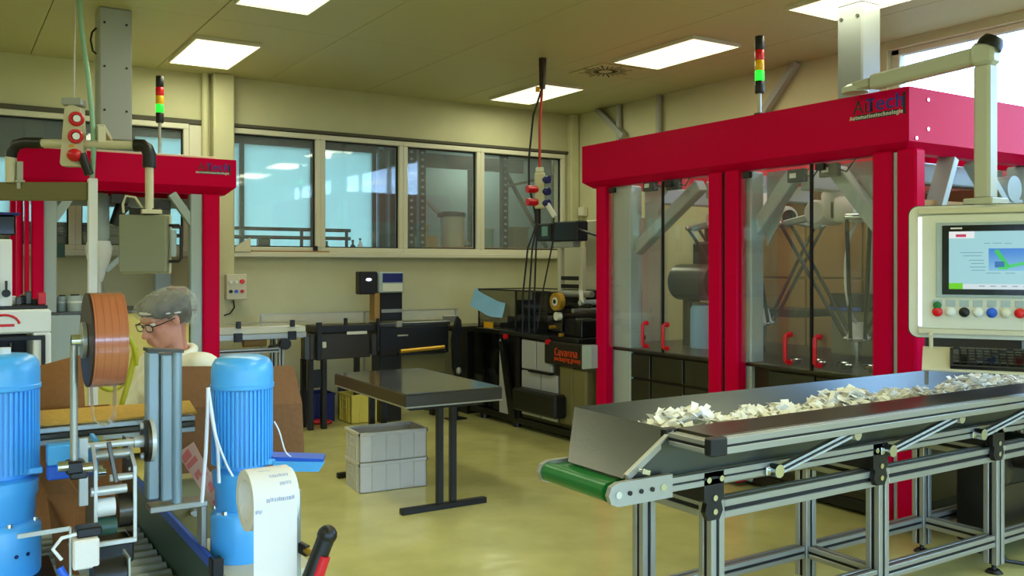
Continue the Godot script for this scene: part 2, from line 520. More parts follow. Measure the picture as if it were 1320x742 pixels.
func room() -> void:
	var zb := -9.45
	var zf := 3.2
	var xl := -4.2
	var xr := 7.0
	struct("floor", MB.new().span(xl - 0.2, xr + 0.2, -0.2, 0, -12.6, zf + 0.2, 0.0), M.floor)
	var c := struct("ceiling", MB.new().span(xl - 0.2, xr + 0.2, 3.625, 3.85, -12.6, zf + 0.2, 0.0), M.ceiling_gap)
	var xs := [xl]
	var k := xl
	for i in range(-4, 7):
		var x := 0.715 + 1.105 * i
		if x > xl and x < xr: xs.append(x)
	xs.append(xr)
	var zs := [zb, -7.27, -5.02, -2.77, -0.52, 1.73, zf]
	for i in xs.size() - 1:
		for j in zs.size() - 1:
			part("panel", MB.new().span(xs[i] + 0.003, xs[i + 1] - 0.003, 3.6, 3.622, zs[j] + 0.002, zs[j + 1] - 0.002, 0.003), M.ceiling, c)
	# the window wall
	var w := MB.new()
	w.span(xl - 0.2, xr + 0.2, 0, 1.76, zb - 0.2, zb, 0.0)
	w.span(xl - 0.2, xr + 0.2, 3.11, 3.625, zb - 0.2, zb, 0.0)
	w.span(xl - 0.2, -1.2, 1.76, 3.11, zb - 0.2, zb, 0.0)
	w.span(2.27, 2.56, 1.76, 3.11, zb - 0.2, zb, 0.0)
	w.span(6.80, xr + 0.2, 1.76, 3.11, zb - 0.2, zb, 0.0)
	struct("wall_back", w, M.wall)
	# the daylit wall, with a high window band
	w = MB.new()
	w.span(xr, xr + 0.25, 0, 2.35, zb, zf, 0.0)
	w.span(xr, xr + 0.25, 3.53, 3.625, zb, zf, 0.0)
	w.span(xr, xr + 0.25, 2.35, 3.53, zb, -4.88, 0.0)
	w.span(xr, xr + 0.25, 2.35, 3.53, 2.2, zf, 0.0)
	struct("wall_right", w, M.wall)
	struct("wall_left", MB.new().span(xl - 0.2, xl, 0, 3.625, zb, zf, 0.0), M.wall)
	w = MB.new()
	w.span(xl - 0.2, xr + 0.25, 0, 0.45, zf, zf + 0.2, 0.0)
	w.span(xl - 0.2, xr + 0.25, 2.1, 3.625, zf, zf + 0.2, 0.0)
	w.span(xl - 0.2, -4.0, 0.45, 2.1, zf, zf + 0.2, 0.0)
	w.span(6.8, xr + 0.25, 0.45, 2.1, zf, zf + 0.2, 0.0)
	struct("wall_front", w, M.wall)
	w = MB.new()
	for i in 9: w.span(-4.0 + 1.35 * i - 0.03, -4.0 + 1.35 * i + 0.03, 0.45, 2.1, zf + 0.06, zf + 0.14, 0.006)
	for y in [0.48, 2.07]: w.span(-4.0, 6.8, y - 0.03, y + 0.03, zf + 0.06, zf + 0.14, 0.006)
	var fw := struct("window", w, M.frame)
	for i in 8: part("pane", MB.new().span(-3.97 + 1.35 * i, -4.03 + 1.35 * (i + 1), 0.51, 2.04, zf + 0.097, zf + 0.103, 0.0), M.pane, fw)
	# window band: header strip, sill, units
	struct("trim_1", MB.new().span(-1.2, 2.27, 3.075, 3.125, zb - 0.02, zb + 0.045, 0.006), M.ceiling_gap)
	struct("trim_2", MB.new().span(2.56, 6.86, 3.085, 3.12, zb - 0.02, zb + 0.045, 0.006), M.ceiling_gap)
	struct("trim_3", MB.new().span(2.50, 6.80, 1.735, 1.79, zb - 0.04, zb + 0.10, 0.008), M.frame)
	struct("trim_4", MB.new().span(-1.2, 2.30, 1.735, 1.79, zb - 0.04, zb + 0.10, 0.008), M.frame)
	var us := [[-1.2, 0.0], [0.0, 1.09], [1.09, 2.13], [2.50, 3.515], [3.515, 4.51], [4.51, 5.54], [5.54, 6.80]]
	for u in us: window_unit(u[0], u[1], 1.79, 3.075, zb)
	struct("trim_5", MB.new().span(2.13, 2.285, 1.79, 3.075, zb - 0.05, zb + 0.03, 0.01), M.frame)
	# pilaster and pipe beside it
	struct("trim_6", MB.new().span(2.345, 2.555, 0, 3.6, zb - 0.02, zb + 0.16, 0.012), M.wall)
	struct("trim_7", MB.new().cyl(Vector3(2.285, 0, zb + 0.05), Vector3(2.285, 3.6, zb + 0.05), 0.035), M.wall)
	struct("trim_8", MB.new().span(6.86, 6.99, 0, 3.6, zb + 0.0, zb + 0.10, 0.01), M.wall)
	# high window in the daylit wall
	var f := MB.new()
	for e in [[-4.88, -4.80], [-3.52, -3.48], [-2.16, -2.12], [-0.80, -0.76], [0.56, 0.60], [2.12, 2.2]]:
		f.span(xr + 0.06, xr + 0.14, 2.35, 3.53, e[0], e[1], 0.006)
	f.span(xr + 0.06, xr + 0.14, 3.48, 3.53, -4.88, 2.2, 0.006)
	f.span(xr + 0.06, xr + 0.14, 2.35, 2.41, -4.88, 2.2, 0.006)
	var o := struct("window", f, M.frame)
	for e in [[-4.80, -3.52], [-3.48, -2.16], [-2.12, -0.80], [-0.76, 0.56], [0.60, 2.12]]:
		part("pane", MB.new().span(xr + 0.098, xr + 0.104, 2.41, 3.48, e[0], e[1], 0.0), M.pane, o)
	# pipes and diagonal braces on that wall
	for z in [-7.78, -8.50]:
		struct("trim_pipe", MB.new().cyl(Vector3(6.95, 0, z), Vector3(6.95, 3.6, z), 0.035), M.column_grey)
	for e in [[-8.90, 3.6, -8.38, 3.20], [-5.80, 3.6, -6.30, 3.08]]:
		struct("trim_brace", MB.new().beam(Vector3(6.93, e[1], e[0]), Vector3(6.93, e[3], e[2]), 0.07, 0.07, Vector3.RIGHT), M.column_grey)
	# rooms beyond the window band
	w = MB.new()
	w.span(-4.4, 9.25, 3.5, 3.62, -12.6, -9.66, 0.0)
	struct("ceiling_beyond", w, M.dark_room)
	struct("wall_beyond", MB.new().span(5.52, 9.25, 0, 3.5, -12.6, -12.2, 0.0), M.blue_wall)
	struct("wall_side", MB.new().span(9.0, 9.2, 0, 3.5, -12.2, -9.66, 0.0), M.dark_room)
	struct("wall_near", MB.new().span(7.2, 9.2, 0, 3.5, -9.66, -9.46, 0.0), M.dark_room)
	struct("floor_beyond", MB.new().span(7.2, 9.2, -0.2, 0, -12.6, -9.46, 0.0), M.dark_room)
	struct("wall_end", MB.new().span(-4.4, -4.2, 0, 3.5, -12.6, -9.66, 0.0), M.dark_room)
	# outer glazing of the corridor: milky sheets between dark mullions
	f = MB.new()
	var xm := [-4.2, -2.4, -0.9, 0.75, 2.10, 3.50, 4.51, 5.46]
	for x in xm: f.span(x - 0.03, x + 0.03, 0, 3.5, -12.46, -12.36, 0.004)
	f.span(-4.2, 2.13, 2.95, 3.5, -12.46, -12.36, 0.004)
	f.span(-4.2, 2.07, 0.3, 2.15, -12.46, -12.36, 0.004)
	f.span(2.13, 5.52, 3.32, 3.5, -12.46, -12.36, 0.004)
	f.span(-4.2, 5.52, 0, 0.3, -12.46, -12.36, 0.004)
	o = struct("window", f, M.black)
	for i in xm.size() - 1:
		part("pane", MB.new().span(xm[i] + 0.03, xm[i + 1] - 0.03, 2.15 if xm[i] < 2.0 else 0.3, 2.95 if xm[i] < 2.0 else 3.32, -12.42, -12.40, 0.0), M.milk_sheet, o)
	struct("wall_divider", MB.new().span(5.54, 5.62, 0, 3.5, -12.2, -11.2, 0.0), M.dark_room)

func _ready() -> void:
	materials()
	lights_and_camera()
	ceiling_lights()
	room()
	build_all()

# ---------------------------------------------------------------- shared small things
func signal_tower(at: Vector3, pole: float, label: String) -> void:
	var t := thing("signal_tower", label, "signal light", "signal light towers on the machine roofs")
	part("pole", MB.new().cyl(Vector3(0, 0, 0), Vector3(0, pole, 0), 0.014), M.alu, t)
	part("foot", MB.new().cyl(Vector3.ZERO, Vector3(0, 0.02, 0), 0.04), M.black, t)
	var y := pole
	for e in [["socket", 0.09, "black"], ["green_lamp", 0.075, "led_green"], ["yellow_lamp", 0.075, "led_yellow"], ["red_lamp", 0.075, "led_red"], ["buzzer", 0.10, "black"]]:
		part(e[0], MB.new().lathe(Vector3(0, y, 0), Vector3.UP, [Vector2(0, 0), Vector2(0.030, 0), Vector2(0.034, 0.006), Vector2(0.034, e[1] - 0.006), Vector2(0.030, e[1]), Vector2(0, e[1])], 20), M[e[2]], t)
		if e[0] == "green_lamp":
			var l := OmniLight3D.new()
			l.name = "glow"
			l.light_color = Color(0.15, 1.0, 0.25)
			l.light_energy = 0.02
			l.light_size = 0.02
			l.omni_range = 12.0
			l.omni_attenuation = 2.0
			l.shadow_enabled = true
			l.position = Vector3(0, y + 0.037, 0)
			t.add_child(l)
		y += e[1]
	t.position = at

func logo(at: Vector3, b: Basis, w: float, parent: Node) -> void:   # the two-tone word, its bar and the small line below
	var h := w * 0.36
	var x := b.x
	var au := text("Au", at + x * (-0.33 * w) + b.y * 0.10 * h, b, h * 0.62, M.letter_black, parent, "lettering", 1.15)
	var te := text("Tech", at + x * (0.10 * w) + b.y * 0.14 * h, b, h * 0.62, M.letter_blue, parent, "lettering", 1.10, true)
	var band := MB.new().box(Vector3(-0.08 * w, -0.38 * h, 0.001), Vector3(0.86 * w, 0.26 * h, 0.002), 0.0)
	var o := part("lettering_band", band, M.letter_black, parent)
	o.transform = Transform3D(b, at)
	text("Automationtechnologie", at + x * (-0.08 * w) - b.y * 0.38 * h + b.z * 0.002, b, h * 0.185, M.letter_white, parent, "lettering", 1.0, true)
	o = part("lettering_bar", MB.new().box(Vector3(0.47 * w, -0.02 * h, 0.001), Vector3(0.05 * w, 1.05 * h, 0.002), 0.0), M.letter_black, parent)
	o.transform = Transform3D(b, at)

func profile(b: MB, p: Vector3, q: Vector3, w: float, up := Vector3.UP) -> void:
	b.beam(p, q, w, w, up, 0.003)

func alu_bar(parent: Node, p: Vector3, q: Vector3, w: float, h: float, called := "profile_bar", up := Vector3.UP) -> MeshInstance3D:
	# slotted aluminium profile: a bar with a dark T-slot along each long side
	var f := (q - p).normalized()
	var u := up if absf(f.dot(up)) < 0.99 else Vector3.RIGHT
	var s := f.cross(u).normalized()
	u = s.cross(f).normalized()
	var b := MB.new()
	var m := (p + q) / 2
	var l := (q - p).length()
	var ax := Basis(s, u, -f)
	var g := minf(w, h) * 0.24      # slot width
	# four corner ribs around a core leave a slot in the middle of each side
	b.box(m, Vector3(w - g, h - g, l), 0.0, ax)
	for sx in [-1.0, 1.0]:
		for sy in [-1.0, 1.0]:
			b.box(m + ax * Vector3(sx * (w + g) / 4, sy * (h + g) / 4, 0), Vector3((w - g) / 2, (h - g) / 2, l), 0.002, ax)
	var o := part(called, b, M.alu, parent)
	var d := MB.new()
	for sx in [-1.0, 1.0]: d.box(m + ax * Vector3(sx * (w - g) / 2, 0, 0), Vector3(0.003, g * 0.98, l * 0.999), 0.0, ax)
	for sy in [-1.0, 1.0]: d.box(m + ax * Vector3(0, sy * (h - g) / 2, 0), Vector3(g * 0.98, 0.003, l * 0.999), 0.0, ax)
	part("slot", d, M.groove, o)
	return o

func roof_ring(t: Node3D, x0: float, x1: float, z0: float, z1: float, yb: float, yt: float, w: float, bev: float, inset: float) -> void:
	# four mitred beams; the lower outer edge of each is bevelled back (z0 is the side towards us)
	var corner := func(cx: float, cz: float, d: float) -> Vector2: return Vector2(cx + d * (1.0 if cx == x0 else -1.0), cz + d * (1.0 if cz == z1 else -1.0))
	var sec := [Vector2(0, yb + bev), Vector2(0, yt), Vector2(w, yt), Vector2(w, yb), Vector2(inset, yb)]
	for e in [[x0, z1, x0, z0], [x0, z0, x1, z0], [x1, z0, x1, z1], [x1, z1, x0, z1]]:
		var b := MB.new()
		var mid := Vector3((e[0] + e[2]) / 2, (yb + yt) / 2, (e[1] + e[3]) / 2)
		var inward := Vector3((x0 + x1) / 2, mid.y, (z0 + z1) / 2) - mid
		mid += inward.normalized() * w * 0.5
		for k in 5:
			var p: Vector2 = sec[k]
			var q: Vector2 = sec[(k + 1) % 5]
			var a0: Vector2 = corner.call(e[0], e[1], p.x)
			var a1: Vector2 = corner.call(e[2], e[3], p.x)
			var b0: Vector2 = corner.call(e[0], e[1], q.x)
			var b1: Vector2 = corner.call(e[2], e[3], q.x)
			var A := Vector3(a0.x, p.y, a0.y)
			var B := Vector3(a1.x, p.y, a1.y)
			var C := Vector3(b1.x, q.y, b1.y)
			var D := Vector3(b0.x, q.y, b0.y)
			b.quad(A, B, C, D, (A + B + C + D) / 4 - mid)
		part("roof_beam", b, M.red, t)

# ---------------------------------------------------------------- the robot cell with the red roof frame
func delta_robot(label: String, base: Vector3, tool_at: Vector3, spread: float, low: float) -> void:
	var t := thing("delta_robot", label, "robot", "delta robots in the glass cell")
	part("base", MB.new().lathe(base, Vector3.UP, [Vector2(0, 0), Vector2(0.20, 0), Vector2(0.25, 0.05), Vector2(0.26, 0.20), Vector2(0.22, 0.26), Vector2(0, 0.26)], 28), M.white, t)
	part("flange", MB.new().cyl(base + Vector3(0, 0.26, 0), base + Vector3(0, 0.42, 0), 0.13), M.grey_paint, t)
	for k in 3:
		var a := deg_to_rad(143.0 + 120.0 * k)
		var d := Vector3(cos(a), 0, sin(a))
		var s := Vector3(-sin(a), 0, cos(a))
		var hub := base + d * 0.26 + Vector3(0, 0.07, 0)
		part("motor", MB.new().lathe(hub - s * 0.17, s, [Vector2(0, 0), Vector2(0.08, 0), Vector2(0.095, 0.02), Vector2(0.095, 0.30), Vector2(0.085, 0.33), Vector2(0.03, 0.34), Vector2(0, 0.34)], 24), M.white, t)
		part("motor_cap", MB.new().cyl(hub + s * 0.165, hub + s * 0.185, 0.06), M.black, t)
		var elbow := base + d * spread + Vector3(0, low, 0)
		part("upper_arm", MB.new().beam(hub, elbow, 0.05, 0.07, s, 0.015), M.grey_paint, t)
		part("elbow", MB.new().cyl(elbow - s * 0.085, elbow + s * 0.085, 0.022), M.polished, t)
		var tip := tool_at + d * 0.07
		for e in [-1.0, 1.0]:
			part("rod", MB.new().cyl(elbow + s * e * 0.075, tip + s * e * 0.05, 0.0145, -1.0, 10), M.black, t)
			part("joint", MB.new().ball(elbow + s * e * 0.075, Vector3.ONE * 0.022, 10), M.polished, t)
			part("joint", MB.new().ball(tip + s * e * 0.05, Vector3.ONE * 0.020, 10), M.polished, t)
	part("platform", MB.new().lathe(tool_at - Vector3(0, 0.02, 0), Vector3.UP, [Vector2(0, 0), Vector2(0.07, 0), Vector2(0.09, 0.02), Vector2(0.07, 0.05), Vector2(0.05, 0.14), Vector2(0, 0.14)], 20), M.white, t)
	var g := part("gripper", MB.new().cyl(tool_at - Vector3(0, 0.02, 0), tool_at - Vector3(0, 0.12, 0), 0.035, 0.03).cyl(tool_at - Vector3(0, 0.12, 0), tool_at - Vector3(0, 0.20, 0), 0.022), M.polished, t)
	part("suction_cup", MB.new().cyl(tool_at - Vector3(0, 0.20, 0), tool_at - Vector3(0, 0.25, 0), 0.02, 0.035), M.rubber, g)
	var h: Array = []
	for k in 17:
		var u := k / 16.0
		h.append(base.lerp(tool_at + Vector3(0, 0.10, 0), u) + Vector3(-0.30 * sin(PI * u), 0.05 * sin(TAU * u), 0.12 * sin(PI * u)))
	part("hose", MB.new().tube(h, 0.012), M.white_hose, t)
	settle(t)

func picking_cell() -> void:
	var t := thing("picking_machine", "long glass-doored robot picking machine under a heavy crimson roof frame", "machine")
	var x0 := 4.95
	var x1 := 6.72
	var z0 := -3.30    # the end towards us
	var z1 := -6.58
	var yb := 2.345
	var yt := 2.73
	roof_ring(t, x0, x1, z0, z1, yb, yt, 0.16, 0.055, 0.075)
	part("roof_strip", MB.new().span(x0 + 0.14, x1 - 0.14, yt - 0.02, yt, -4.45, -4.11), M.grey_paint, t)
	for e in [[5.14, 0.06], [5.14, 0.24], [5.02, -0.005]]:
		part("screw", MB.new().cyl(Vector3(e[0], yb + 0.08 + e[1], z0), Vector3(e[0], yb + 0.08 + e[1], z0 + 0.006), 0.011), M.polished, t)
	logo(Vector3(x0 - 0.001, 2.635, -3.50), Basis(Vector3.BACK, Vector3.UP, Vector3.LEFT), 0.36, t)
	# red corner and centre posts, with a pale strip between the two of a pair
	for z in [-6.34, -4.945, -4.775, -3.505, -3.335]:
		var w: float = 0.135
		part("red_post", MB.new().span(x0 + 0.02, x0 + 0.12, 0.04, yb + 0.01, z - w / 2, z + w / 2, 0.012), M.red, t)
	for e in [[-4.86, "rubber"], [-3.42, "grey_paint"]]:
		part("post_strip", MB.new().span(x0 + 0.045, x0 + 0.11, 0.04, yb, e[0] - 0.018, e[0] + 0.018), M[e[1]], t)
	for x in [x1 - 0.10]:
		for z in [z0 - 0.07, z1 + 0.10]:
			part("red_post", MB.new().span(x, x + 0.09, 0.04, yb + 0.01, z - 0.06, z + 0.06, 0.012), M.red, t)
	# inner steel frame
	var xi := 5.14
	for e in [[-6.19, 0.26], [-4.76, 0.17], [-3.59, 0.12]]:
		part("frame_post", MB.new().span(xi - 0.06, xi + 0.08, 0.04, yb, e[0] - e[1] / 2, e[0] + e[1] / 2, 0.01), M.grey_paint, t)
	for z in [-6.03, -4.60, -3.45]:
		part("frame_post", MB.new().span(6.42, 6.56, 0.04, yb, z - 0.07, z + 0.07, 0.01), M.grey_paint, t)
	for e in [[-6.10, -5.30, 1.78], [-4.72, -4.36, 1.90], [-3.62, -4.0, 1.85]]:
		part("frame_brace", MB.new().beam(Vector3(xi + 0.05, e[2], e[0]), Vector3(xi + 0.05, yb - 0.05, e[1]), 0.10, 0.10, Vector3.RIGHT, 0.008), M.grey_paint, t)
	# gusset plates over the braces
	for e in [[-6.06, 1.0], [-4.675, 1.0], [-3.65, -1.0]]:
		part("gusset_plate", MB.new().prism([Vector2(0, 0), Vector2(0.38 * e[1], 0), Vector2(0.24 * e[1], -0.10), Vector2(0.09 * e[1], -0.42), Vector2(0, -0.55)], Vector3(xi + 0.11, yb, e[0]), Vector3.BACK, Vector3.UP, Vector3(0.012, 0, 0)), M.grey_paint, t)
	for z in [-6.0, -5.25, -4.3, -3.6]:
		part("cross_tube", MB.new().span(xi + 0.10, 6.42, yb - 0.16, yb - 0.02, z - 0.06, z + 0.06, 0.01), M.grey_paint, t)
	# stainless lower cabinet with doors
	part("cabinet", MB.new().span(5.12, 6.50, 0.10, 0.90, z1 + 0.12, z0 - 0.20), M.dark_steel, t)
	part("worktop", MB.new().span(5.07, 6.55, 0.90, 0.93, z1 + 0.10, z0 - 0.18), M.steel, t)
	for e in [[-6.20, -5.82], [-5.80, -5.42], [-5.40, -5.02], [-4.52, -4.12], [-4.10, -3.58]]:
		part("cabinet_door", MB.new().span(5.095, 5.118, 0.16, 0.66, e[0], e[1], 0.006), M.steel, t)
		part("drawer_front", MB.new().span(5.095, 5.118, 0.68, 0.88, e[0], e[1], 0.006), M.steel, t)
	part("skirt", MB.new().span(5.10, 6.5, 0.03, 0.10, z1 + 0.14, z0 - 0.22), M.black, t)
	# glass doors, two per bay, red pull handles
	for e in [[-6.26, -5.56], [-5.54, -5.01], [-4.70, -4.07], [-4.05, -3.58]]:
		var d := part("glass_door", MB.new().span(x0 + 0.055, x0 + 0.063, 0.93, yb - 0.01, e[0], e[1], 0.0), M.door_glass, t)
		part("edge_seal", MB.new().span(x0 + 0.048, x0 + 0.070, 0.93, yb - 0.01, e[1] - 0.006, e[1] + 0.008, 0.0), M.rubber, d)
		part("hinge", MB.new().span(x0 + 0.03, x0 + 0.06, yb - 0.06, yb - 0.015, e[0] + 0.03, e[0] + 0.10), M.black, d)
	for z in [-5.75, -5.50, -4.25, -4.00]:
		var g := part("door_handle", MB.new().tube([Vector3(x0 + 0.05, 1.165, z + 0.004), Vector3(x0 + 0.022, 1.167, z + 0.003), Vector3(x0 + 0.006, 1.155, z), Vector3(x0 + 0.006, 1.07, z), Vector3(x0 + 0.006, 0.985, z), Vector3(x0 + 0.022, 0.972, z + 0.003), Vector3(x0 + 0.05, 0.973, z + 0.004)], 0.0145, 10), M.red_plastic, t)
		for y in [1.165, 0.973]: part("handle_foot", MB.new().cyl(Vector3(x0 + 0.04, y, z + 0.004), Vector3(x0 + 0.056, y, z + 0.004), 0.021), M.red_plastic, g)
	# door switches with pale labels
	for e in [[-4.22, 2.27], [-3.95, 2.285], [-5.755, 2.315], [-5.47, 2.305]]:
		var s := part("door_switch", MB.new().span(x0 + 0.075, x0 + 0.12, e[1] - 0.045, e[1] + 0.045, e[0] - 0.075, e[0] + 0.075, 0.006), M.black, t)
		part("switch_label", MB.new().span(x0 + 0.072, x0 + 0.0755, e[1] - 0.015, e[1] + 0.018, e[0] - 0.05, e[0] + 0.005, 0.0), M.white, s)
		part("switch_cable", MB.new().tube([Vector3(x0 + 0.1, e[1], e[0] + 0.07), Vector3(x0 + 0.1, e[1] - 0.02, e[0] + 0.13), Vector3(x0 + 0.1, e[1] + 0.06, e[0] + 0.2), Vector3(x0 + 0.1, yb - 0.005, e[0] + 0.21)], 0.006, 6), M.black, s)
	# side glazing on the end towards us, with a dark cover behind it
	part("side_panel", MB.new().span(5.22, 6.60, 0.93, 2.02, z0 - 0.13, z0 - 0.11), M.black, t)
	part("side_beam", MB.new().span(5.22, 6.60, 2.02, 2.06, z0 - 0.16, z0 - 0.09), M.tan_wood, t)
	part("side_brace", MB.new().beam(Vector3(5.30, 1.85, z0 - 0.10), Vector3(5.52, yb - 0.01, z0 - 0.10), 0.05, 0.12, Vector3.BACK), M.grey_paint, t)
	part("side_brace", MB.new().beam(Vector3(5.75, 2.32, z0 - 0.06), Vector3(6.15, 1.95, z0 - 0.06), 0.05, 0.14, Vector3.BACK), M.grey_paint, t)
	part("side_pump", MB.new().cyl(Vector3(6.22, 2.17, z0 - 0.22), Vector3(6.22, 2.17, z0 - 0.05), 0.09).span(6.10, 6.34, 2.04, 2.10, z0 - 0.2, z0 - 0.06), M.grey_paint, t)
	for z in [-6.45, -5.0, -3.45]:
		for x in [5.05, 6.6]:
			part("machine_foot", MB.new().cyl(Vector3(x, 0, z), Vector3(x, 0.05, z), 0.05).cyl(Vector3(x, 0.05, z), Vector3(x, 0.10, z), 0.02), M.black, t)
	settle(t)
	delta_robot("delta picking robot with carbon rods reaching down beside the second red door handle pair", Vector3(5.80, 1.98, -4.29), Vector3(5.80, 1.10, -4.29), 0.62, 0.0)
	delta_robot("delta picking robot hidden partly behind the middle red posts of the glass cell", Vector3(5.80, 1.98, -5.34), Vector3(5.80, 1.17, -5.21), 0.62, 0.0)
	# product trays on the worktop under the robots
	for k in 9:
		var z := -4.45 + 0.11 * k
		var tr := thing("product_tray", "small pale foil tray on the worktop under the picking robots", "tray", "foil trays under the picking robots")
		part("bowl", MB.new().lathe(Vector3(0, 0, 0), Vector3.UP, [Vector2(0, 0.004), Vector2(0.034, 0.004), Vector2(0.044, 0.03), Vector2(0.052, 0.03), Vector2(0.05, 0.025), Vector2(0.036, 0), Vector2(0, 0)], 14), M.polished, tr)
		part("filling", MB.new().ball(Vector3(0, 0.016, 0), Vector3(0.036, 0.01, 0.036), 12), M.paper, tr)
		tr.position = Vector3(5.30 + 0.10 * (k % 2), 0.93, z)
	# behind the cell: tan cabinet row on the far wall, grey control box, reel machine
	t = thing("wall_cabinet", "tall tan cabinet with plain panel doors behind the delta robots", "cabinet")
	part("body", MB.new().span(6.80, 6.99, 0.04, 2.25, -6.2, -3.1), M.tan_wood, t)
	for i in 5:
		for j in 3:
			part("panel_door", MB.new().span(6.775, 6.80, 0.10 + 0.72 * j, 0.80 + 0.72 * j, -6.17 + 0.61 * i, -5.58 + 0.61 * i, 0.006), M.tan_wood, t)
	settle(t)
	t = thing("control_box", "low grey box with dark top and blue strip behind the picking doors", "box")
	part("body", MB.new().span(6.15, 6.40, 0.93, 1.28, -4.80, -4.25), M.box_grey, t)
	part("lid", MB.new().span(6.13, 6.42, 1.28, 1.42, -4.80, -4.45), M.black, t)
	part("blue_strip", MB.new().span(6.12, 6.15, 1.285, 1.31, -4.80, -4.50), M.blue_dark, t)
	part("nozzle", MB.new().cyl(Vector3(6.2, 1.30, -4.45), Vector3(6.05, 1.34, -4.15), 0.03), M.black, t)
	settle(t)
	t = thing("film_roll_stand", "big steel film roll on a blue-sided stand behind the first glass doors", "machine")
	part("blue_side", MB.new().span(5.70, 5.74, 0.93, 1.32, -6.05, -5.62), M.grey_paint, t)
	part("blue_cover", MB.new().lathe(Vector3(5.66, 0.93, -5.72), Vector3.UP, [Vector2(0, 0), Vector2(0.14, 0), Vector2(0.14, 0.34), Vector2(0.12, 0.37), Vector2(0, 0.37)], 24), M.blue_sheet, t)
	part("roll", MB.new().cyl(Vector3(5.62, 1.50, -6.0), Vector3(5.62, 1.50, -5.55), 0.16, -1.0, 28), M.steel, t)
	part("roll_face", MB.new().cyl(Vector3(5.62, 1.50, -6.02), Vector3(5.62, 1.50, -6.0), 0.10, -1.0, 24), M.black, t)
	part("spindle", MB.new().cyl(Vector3(5.62, 1.50, -5.55), Vector3(5.62, 1.50, -5.25), 0.045), M.polished, t)
	part("motor_block", MB.new().span(5.75, 5.98, 1.64, 1.86, -6.0, -5.6, 0.02), M.black, t)
	part("motor_fin", MB.new().cyl(Vector3(5.86, 1.86, -5.85), Vector3(5.86, 1.98, -5.85), 0.07).cyl(Vector3(5.86, 1.86, -5.68), Vector3(5.86, 1.95, -5.68), 0.04), M.black, t)
	part("cross_shelf", MB.new().span(5.9, 6.4, 1.22, 1.28, -5.6, -4.95), M.black, t)
	part("mount", MB.new().span(5.66, 5.80, 0.93, 1.66, -6.02, -5.94), M.dark_steel, t)
	settle(t)
	signal_tower(Vector3(5.03, 2.73, -4.548), 0.165, "red yellow and green signal tower on the roof of the large picking machine")
	# cable duct from the ceiling down to the machine roof
	var d := MB.new().span(5.69, 5.91, 2.73, 3.6, -4.39, -4.17, 0.012)
	var o := solo("ceiling_duct", d, M.duct_grey, "wide grey square duct dropping from the ceiling to the large machine's roof", "duct")
	for e in [[-0.07, 0.75], [0.07, 0.75], [-0.07, 0.12], [0.07, 0.12]]:
		part("bolt", MB.new().cyl(Vector3(-0.111, e[1], e[0]), Vector3(-0.117, e[1], e[0]), 0.014), M.black, o)

